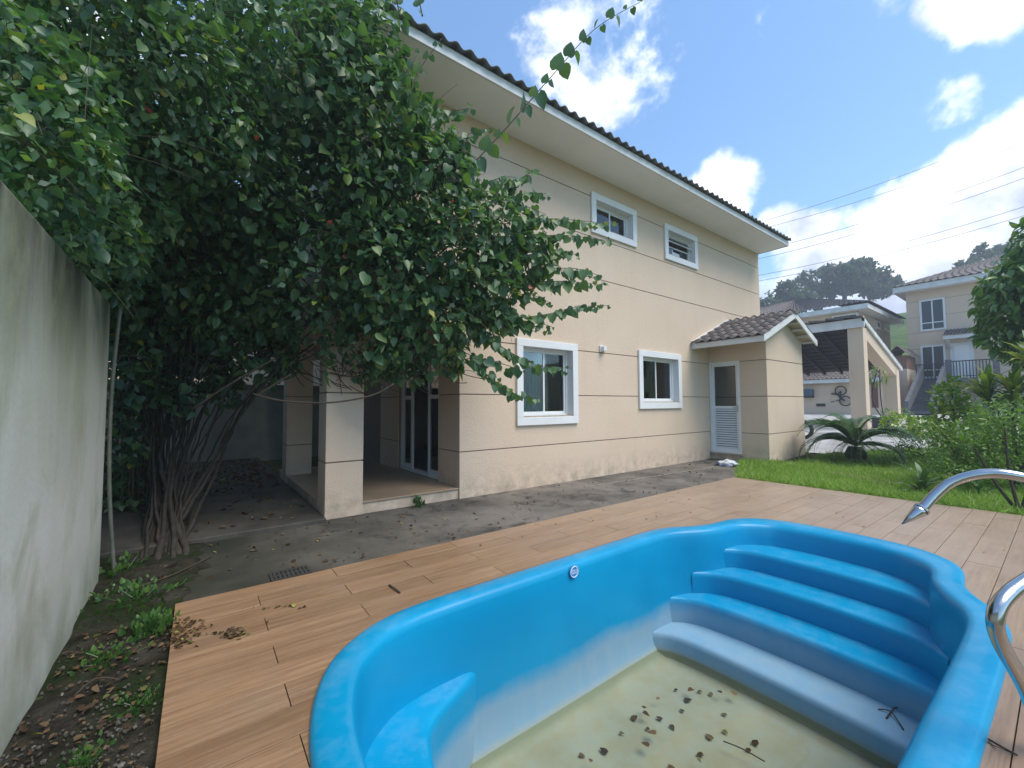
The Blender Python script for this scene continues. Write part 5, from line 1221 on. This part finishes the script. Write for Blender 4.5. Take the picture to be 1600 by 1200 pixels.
# garage in front of it, with the bicycle on its wall
GX = 30.0; gg = T(30, 9); gz = at(1290, 599, X=GX).z
ga = thing('garage', 'low cream garage with tiled lean-to roof behind the carport', 'garage', (31, 9, gg))
MB().box(GX, GX+.2, 5.9, 15, gg-.1, gz).obj('wall', m_wall, ga); MB().box(GX+.201, GX+2.18, 5.9, 6.1, gg-.1, gz).obj('wall', m_wall, ga)
MB().box(GX-.35, GX-.29, 5.6, 15, gz, gz+.22).obj('fascia', m_trim, ga)
tiled_slope((GX-.4, 15, gz+.2), (GX-.4, 5.6, gz+.2), (GX+2.15, 15, gz+.95), (GX+2.15, 5.6, gz+.95), 44, 6, .07, m_tile, 'roof', ga)
a = at(1361, 598, X=GX); b = at(1373, 637, X=GX); m_red = simple('red_brown_wood', (.16, .06, .04), .6, .3, 6)
MB().box(GX-.05, GX-.002, b.y, a.y, b.z, a.z).obj('shutter', m_red, ga)
MB().box(GX-.04, GX-.002, at(1290, 640, X=GX).y, at(1276, 640, X=GX).y, gg+.45, gg+.62).obj('vent', m_rail, ga)
a = at(1258, 604, X=GX-.5); m_teal = simple('blue_grey_plastic', (.05, .09, .13), .5)
kb = thing('wall_box', 'dark blue-grey box fixed high on the garage wall', 'box', tuple(a)); MB().box(GX-.6, GX-.001, at(1272, 610, X=GX).y, at(1256, 610, X=GX).y, gz-.75, gz-.32).obj('body', m_teal, kb, bevel=.03); MB().box(GX-.3, GX-.001, at(1272, 610, X=GX).y, at(1256, 610, X=GX).y, gz-.85, gz-.751).obj('bracket', m_rail, kb)
# brick wing seen past the carport
m_brick = simple('brick_red_render', (.24, .12, .085), .9, .3, 2)
wg = thing('brick_wing', 'small brick-red wing with a gabled tile roof between the two houses', 'outbuilding', (33, 6.3, T(33, 6)))
a = at(1392, 556, X=33.0); b = at(1416, 556, X=33.0); z1 = at(1400, 556, X=33.0).z
MB().box(33.0, 35.4, b.y, a.y, T(33, 6)-.1, z1-.8).obj('wall', m_wall, wg); MB().box(33.0, 35.4, b.y, a.y, z1-.799, z1).obj('brick_band', m_brick, wg)
tiled_slope((32.7, b.y-.15, z1), (35.5, b.y-.15, z1), (32.7, (a.y+b.y)/2, z1+.55), (35.5, (a.y+b.y)/2, z1+.55), 8, 4, .06, m_tile, 'roof', wg); tiled_slope((32.7, a.y+.15, z1), (35.5, a.y+.15, z1), (32.7, (a.y+b.y)/2, z1+.55), (35.5, (a.y+b.y)/2, z1+.55), 8, 4, .06, m_tile, 'roof', wg)
# house over the rear wall
h3 = thing('rear_house', 'pale cream house showing over the rear boundary wall', 'house', (0, 18, 0))
banded(h3, 'y', 17.0, -7, 9, -.1, 5.4, .8); MB().box(-7, 9, 17.2, 25, -.1, 5.4).obj('wall', m_wall, h3)
MB().box(-7.5, 9.5, 16.4, 25.5, 5.4, 5.6).obj('soffit', m_trim, h3); tiled_slope((-7.6, 16.3, 5.6), (9.6, 16.3, 5.6), (-4, 21, 7.4), (6, 21, 7.4), 60, 12, .07, m_tile, 'roof', h3)
for x in (-2.2, 3.5): w = MB().ring(x, x+1.4, 3.6, 4.7, .12, 16.95, 16.999).obj('window', m_white, h3); MB().box(x+.12, x+1.28, 16.97, 16.998, 3.72, 4.58).obj('pane', m_fglass, w)

# bicycle hung on the garage wall
m_tyre = simple('rubber', (.02, .02, .02), .8); bx = GX-.08
def P2(x, y, off=0): p = at(x, y, X=bx); return Vector((bx-off, p.y, p.z))
bk_ = thing('bicycle', 'dark bicycle hanging on the cream garage wall', 'bicycle', tuple(P2(1312, 632)))
def wheel(cx, cy_, r):
    c_ = P2(cx, cy_); pts = [c_+Vector((0, r*math.cos(a), r*math.sin(a))) for a in [i*2*math.pi/24 for i in range(25)]]
    w = MB().tube(pts, .03, 6, False).obj('wheel', m_tyre, bk_); mb = MB()
    for i in range(0, 24, 3): mb.tube([c_, pts[i]], .006, 4)
    mb.tube([c_-Vector((.05, 0, 0)), c_+Vector((.05, 0, 0))], .03, 8); mb.obj('spokes', m_steel, w)
wheel(1313.5, 610.5, .26); wheel(1321, 626.5, .27)
fr_ = MB(); q = [P2(1313.5, 610.5), P2(1309, 617), P2(1314, 624), P2(1321, 626.5), P2(1302, 615), P2(1306, 626.5)]
for a, b in ((0, 1), (1, 2), (2, 3), (0, 2), (1, 3), (1, 4), (2, 5)): fr_.tube([q[a], q[b]], .028, 6)
fr_.obj('frame', m_rail, bk_); MB().bar(P2(1299, 615), P2(1305, 616), .12, .07).obj('saddle', m_tyre, bk_); MB().tube([P2(1300, 627, .2), P2(1306, 626.5, 0), P2(1301, 629, .25)], .02, 6).obj('handlebar', m_rail, bk_)
# motorcycle behind the service room
mx_, my_ = 14.9, 4.97; mz = T(mx_, my_)
mc = thing('motorcycle', 'black motorcycle parked behind the corner of the service room', 'motorcycle', (mx_, my_, mz))
def mwheel(y):
    c_ = Vector((mx_, y, mz+.30)); pts = [c_+Vector((0, .245*math.cos(a), .245*math.sin(a))) for a in [i*2*math.pi/28 for i in range(29)]]
    w = MB().tube(pts, .055, 8, False).obj('wheel', m_tyre, mc, smooth=True); m = MB()
    for i in range(0, 28, 4): m.tube([c_, pts[i]], .012, 5)
    m.tube([c_-Vector((.08, 0, 0)), c_+Vector((.08, 0, 0))], .05, 10); m.obj('rim', m_steel, w)
mwheel(my_-.02); mwheel(my_+1.28)
MB().tube([(mx_-.09, my_-.02, mz+.30), (mx_-.07, my_+.22, mz+.95)], .025).tube([(mx_+.09, my_-.02, mz+.30), (mx_+.07, my_+.22, mz+.95)], .025).obj('fork', m_chrome, mc)
MB().tube([(mx_, my_+.25, mz+.80), (mx_, my_+.45, mz+.82), (mx_, my_+.7, mz+.72)], [.08, .15, .09], 12).obj('fuel_tank', simple('motorcycle_paint', (.05, .06, .07), .3), mc, smooth=True)
MB().box(mx_-.12, mx_+.12, my_+.62, my_+1.25, mz+.70, mz+.80).obj('seat', m_tyre, mc, bevel=.03); MB().box(mx_-.14, mx_+.14, my_+.38, my_+.85, mz+.22, mz+.6).obj('engine', m_steel, mc, bevel=.04)
MB().tube([(mx_-.34, my_+.38, mz+1.0), (mx_, my_+.24, mz+.98), (mx_+.34, my_+.38, mz+1.0)], .016).obj('handlebar', m_rail, mc); MB().tube([(mx_-.3, my_+.3, mz+1.0), (mx_-.34, my_+.24, mz+1.17)], .008).tube([(mx_-.4, my_+.22, mz+1.2), (mx_-.28, my_+.26, mz+1.2)], .045, 8).obj('mirror', m_rail, mc)
MB().tube([(mx_, my_+.1, mz+.82), (mx_, my_+.22, mz+.83)], .09, 12).obj('headlight', m_chrome, mc); MB().bar((mx_, my_-.25, mz+.50), (mx_, my_+.2, mz+.62), .13, .02).obj('mudguard', m_rail, mc)

# ================================================================== trees on the hill
rf = np.random.default_rng(77)
def far_tree(label, px, d, bl, dens, sz, trunk_px):
    b = at(*trunk_px, d=d); g = T(b.x, b.y)-.2; t = thing('hill_tree', label, 'tree', (b.x, b.y, g), 'trees on the hill')
    cs = [(tuple(at(x, y, d=d+dd)), (r, r*1.0, r*.55)) for x, y, r, dd in bl]
    root = Vector((b.x, b.y, g)); fk = Vector(b)
    MB().tube(bez([root, root.lerp(fk, .5)+Vector((.2, .3, 0)), fk], 4), [.45, .43, .42, .4, .38, .36, .34, .32, .3], 8).obj('trunk', m_bark, t, smooth=True)
    for c, r in cs:
        c = Vector(c); MB().tube(bez([fk, fk.lerp(c, .55)+Vector((0, 0, .4)), c], 4), [.22-.02*i for i in range(9)], 6).obj('limb', m_bark, t, smooth=True)
    f_ = foliage('crown', rf, cs, dens, sz, m_far, t, (LEAF_V, LEAF_F), .1, 1.7, .5, None, 1.0, 30); f_['kind'] = 'stuff'
far_tree('broad spreading tree with the tallest crown on the hilltop', 0, 68, [(1335, 420, 2.3, 0), (1362, 432, 2.4, 1), (1310, 428, 2.2, -1), (1385, 445, 2.0, 1), (1345, 445, 2.2, 0), (1320, 448, 1.8, 1), (1370, 455, 2.0, 0), (1350, 412, 1.4, 0), (1393, 452, 1.2, 0)], 330, .55, (1320, 462))
far_tree('open tree with gaps in its crown left of the tallest hill tree', 0, 70, [(1262, 436, 1.8, 0), (1285, 425, 2.0, 1), (1275, 448, 1.6, -1), (1250, 450, 1.8, 0), (1300, 445, 1.6, 0), (1292, 460, 1.3, 0)], 240, .5, (1283, 468))
far_tree('dark rounded tree low on the hill nearest the house corner', 0, 66, [(1235, 452, 2.0, 0), (1228, 468, 2.2, 1), (1250, 468, 2.0, 0), (1218, 478, 1.8, 0), (1262, 478, 1.6, 0)], 330, .5, (1238, 485))
far_tree('thin pale tree seen at the very edge of the house', 0, 64, [(1195, 465, 1.6, 0), (1205, 475, 1.4, 0), (1190, 480, 1.5, 0)], 170, .45, (1200, 486))
far_tree('flat-topped dark tree rising over the roof of the stair house', 0, 60, [(1515, 415, 1.6, 0), (1540, 405, 1.8, 0), (1565, 395, 1.6, 0), (1590, 388, 1.8, 0), (1545, 388, 1.2, 0), (1560, 412, 1.8, 0), (1590, 410, 2, 0), (1620, 395, 2, 0)], 280, .45, (1570, 430))
# overhead wires
m_wire = simple('wire', (.10, .10, .11), .6)
for i, ((x0, y0), (x1, y1), lb) in enumerate([((1150, 357), (1700, 155), 'topmost overhead wire crossing the clouds'), ((1150, 367), (1700, 182), 'second overhead wire just under the topmost one'), ((1150, 400), (1700, 222), 'third overhead wire from the top'), ((1150, 412), (1700, 240), 'fourth overhead wire from the top'), ((1130, 440), (1700, 290), 'overhead wire just above the lowest one'), ((1130, 448), (1700, 305), 'lowest overhead wire above the hill trees')]):
    a = at(x0, y0, d=58); b = at(x1, y1, d=44); pts = [a.lerp(b, q/24)-Vector((0, 0, 1.0*4*(q/24)*(1-q/24))) for q in range(25)]
    tag(MB().tube(pts, .03, 5).obj('overhead_wire', m_wire), lb, 'wire', 'overhead power lines')

# ================================================================== air
hz_ = MB().box(-60, 170, -90, 130, -2, 40).obj('haze', None)
hm = bpy.data.materials.new('haze'); hm.use_nodes = True; hm.node_tree.nodes.clear()
pv = hm.node_tree.nodes.new('ShaderNodeVolumePrincipled'); pv.inputs['Color'].default_value = (.86, .92, 1, 1); pv.inputs['Density'].default_value = .003; pv.inputs['Anisotropy'].default_value = .2
ho = hm.node_tree.nodes.new('ShaderNodeOutputMaterial'); hm.node_tree.links.new(pv.outputs[0], ho.inputs['Volume']); hz_.data.materials.append(hm)
tag(hz_, 'thin pale air haze over the whole place', 'haze', kind='stuff')
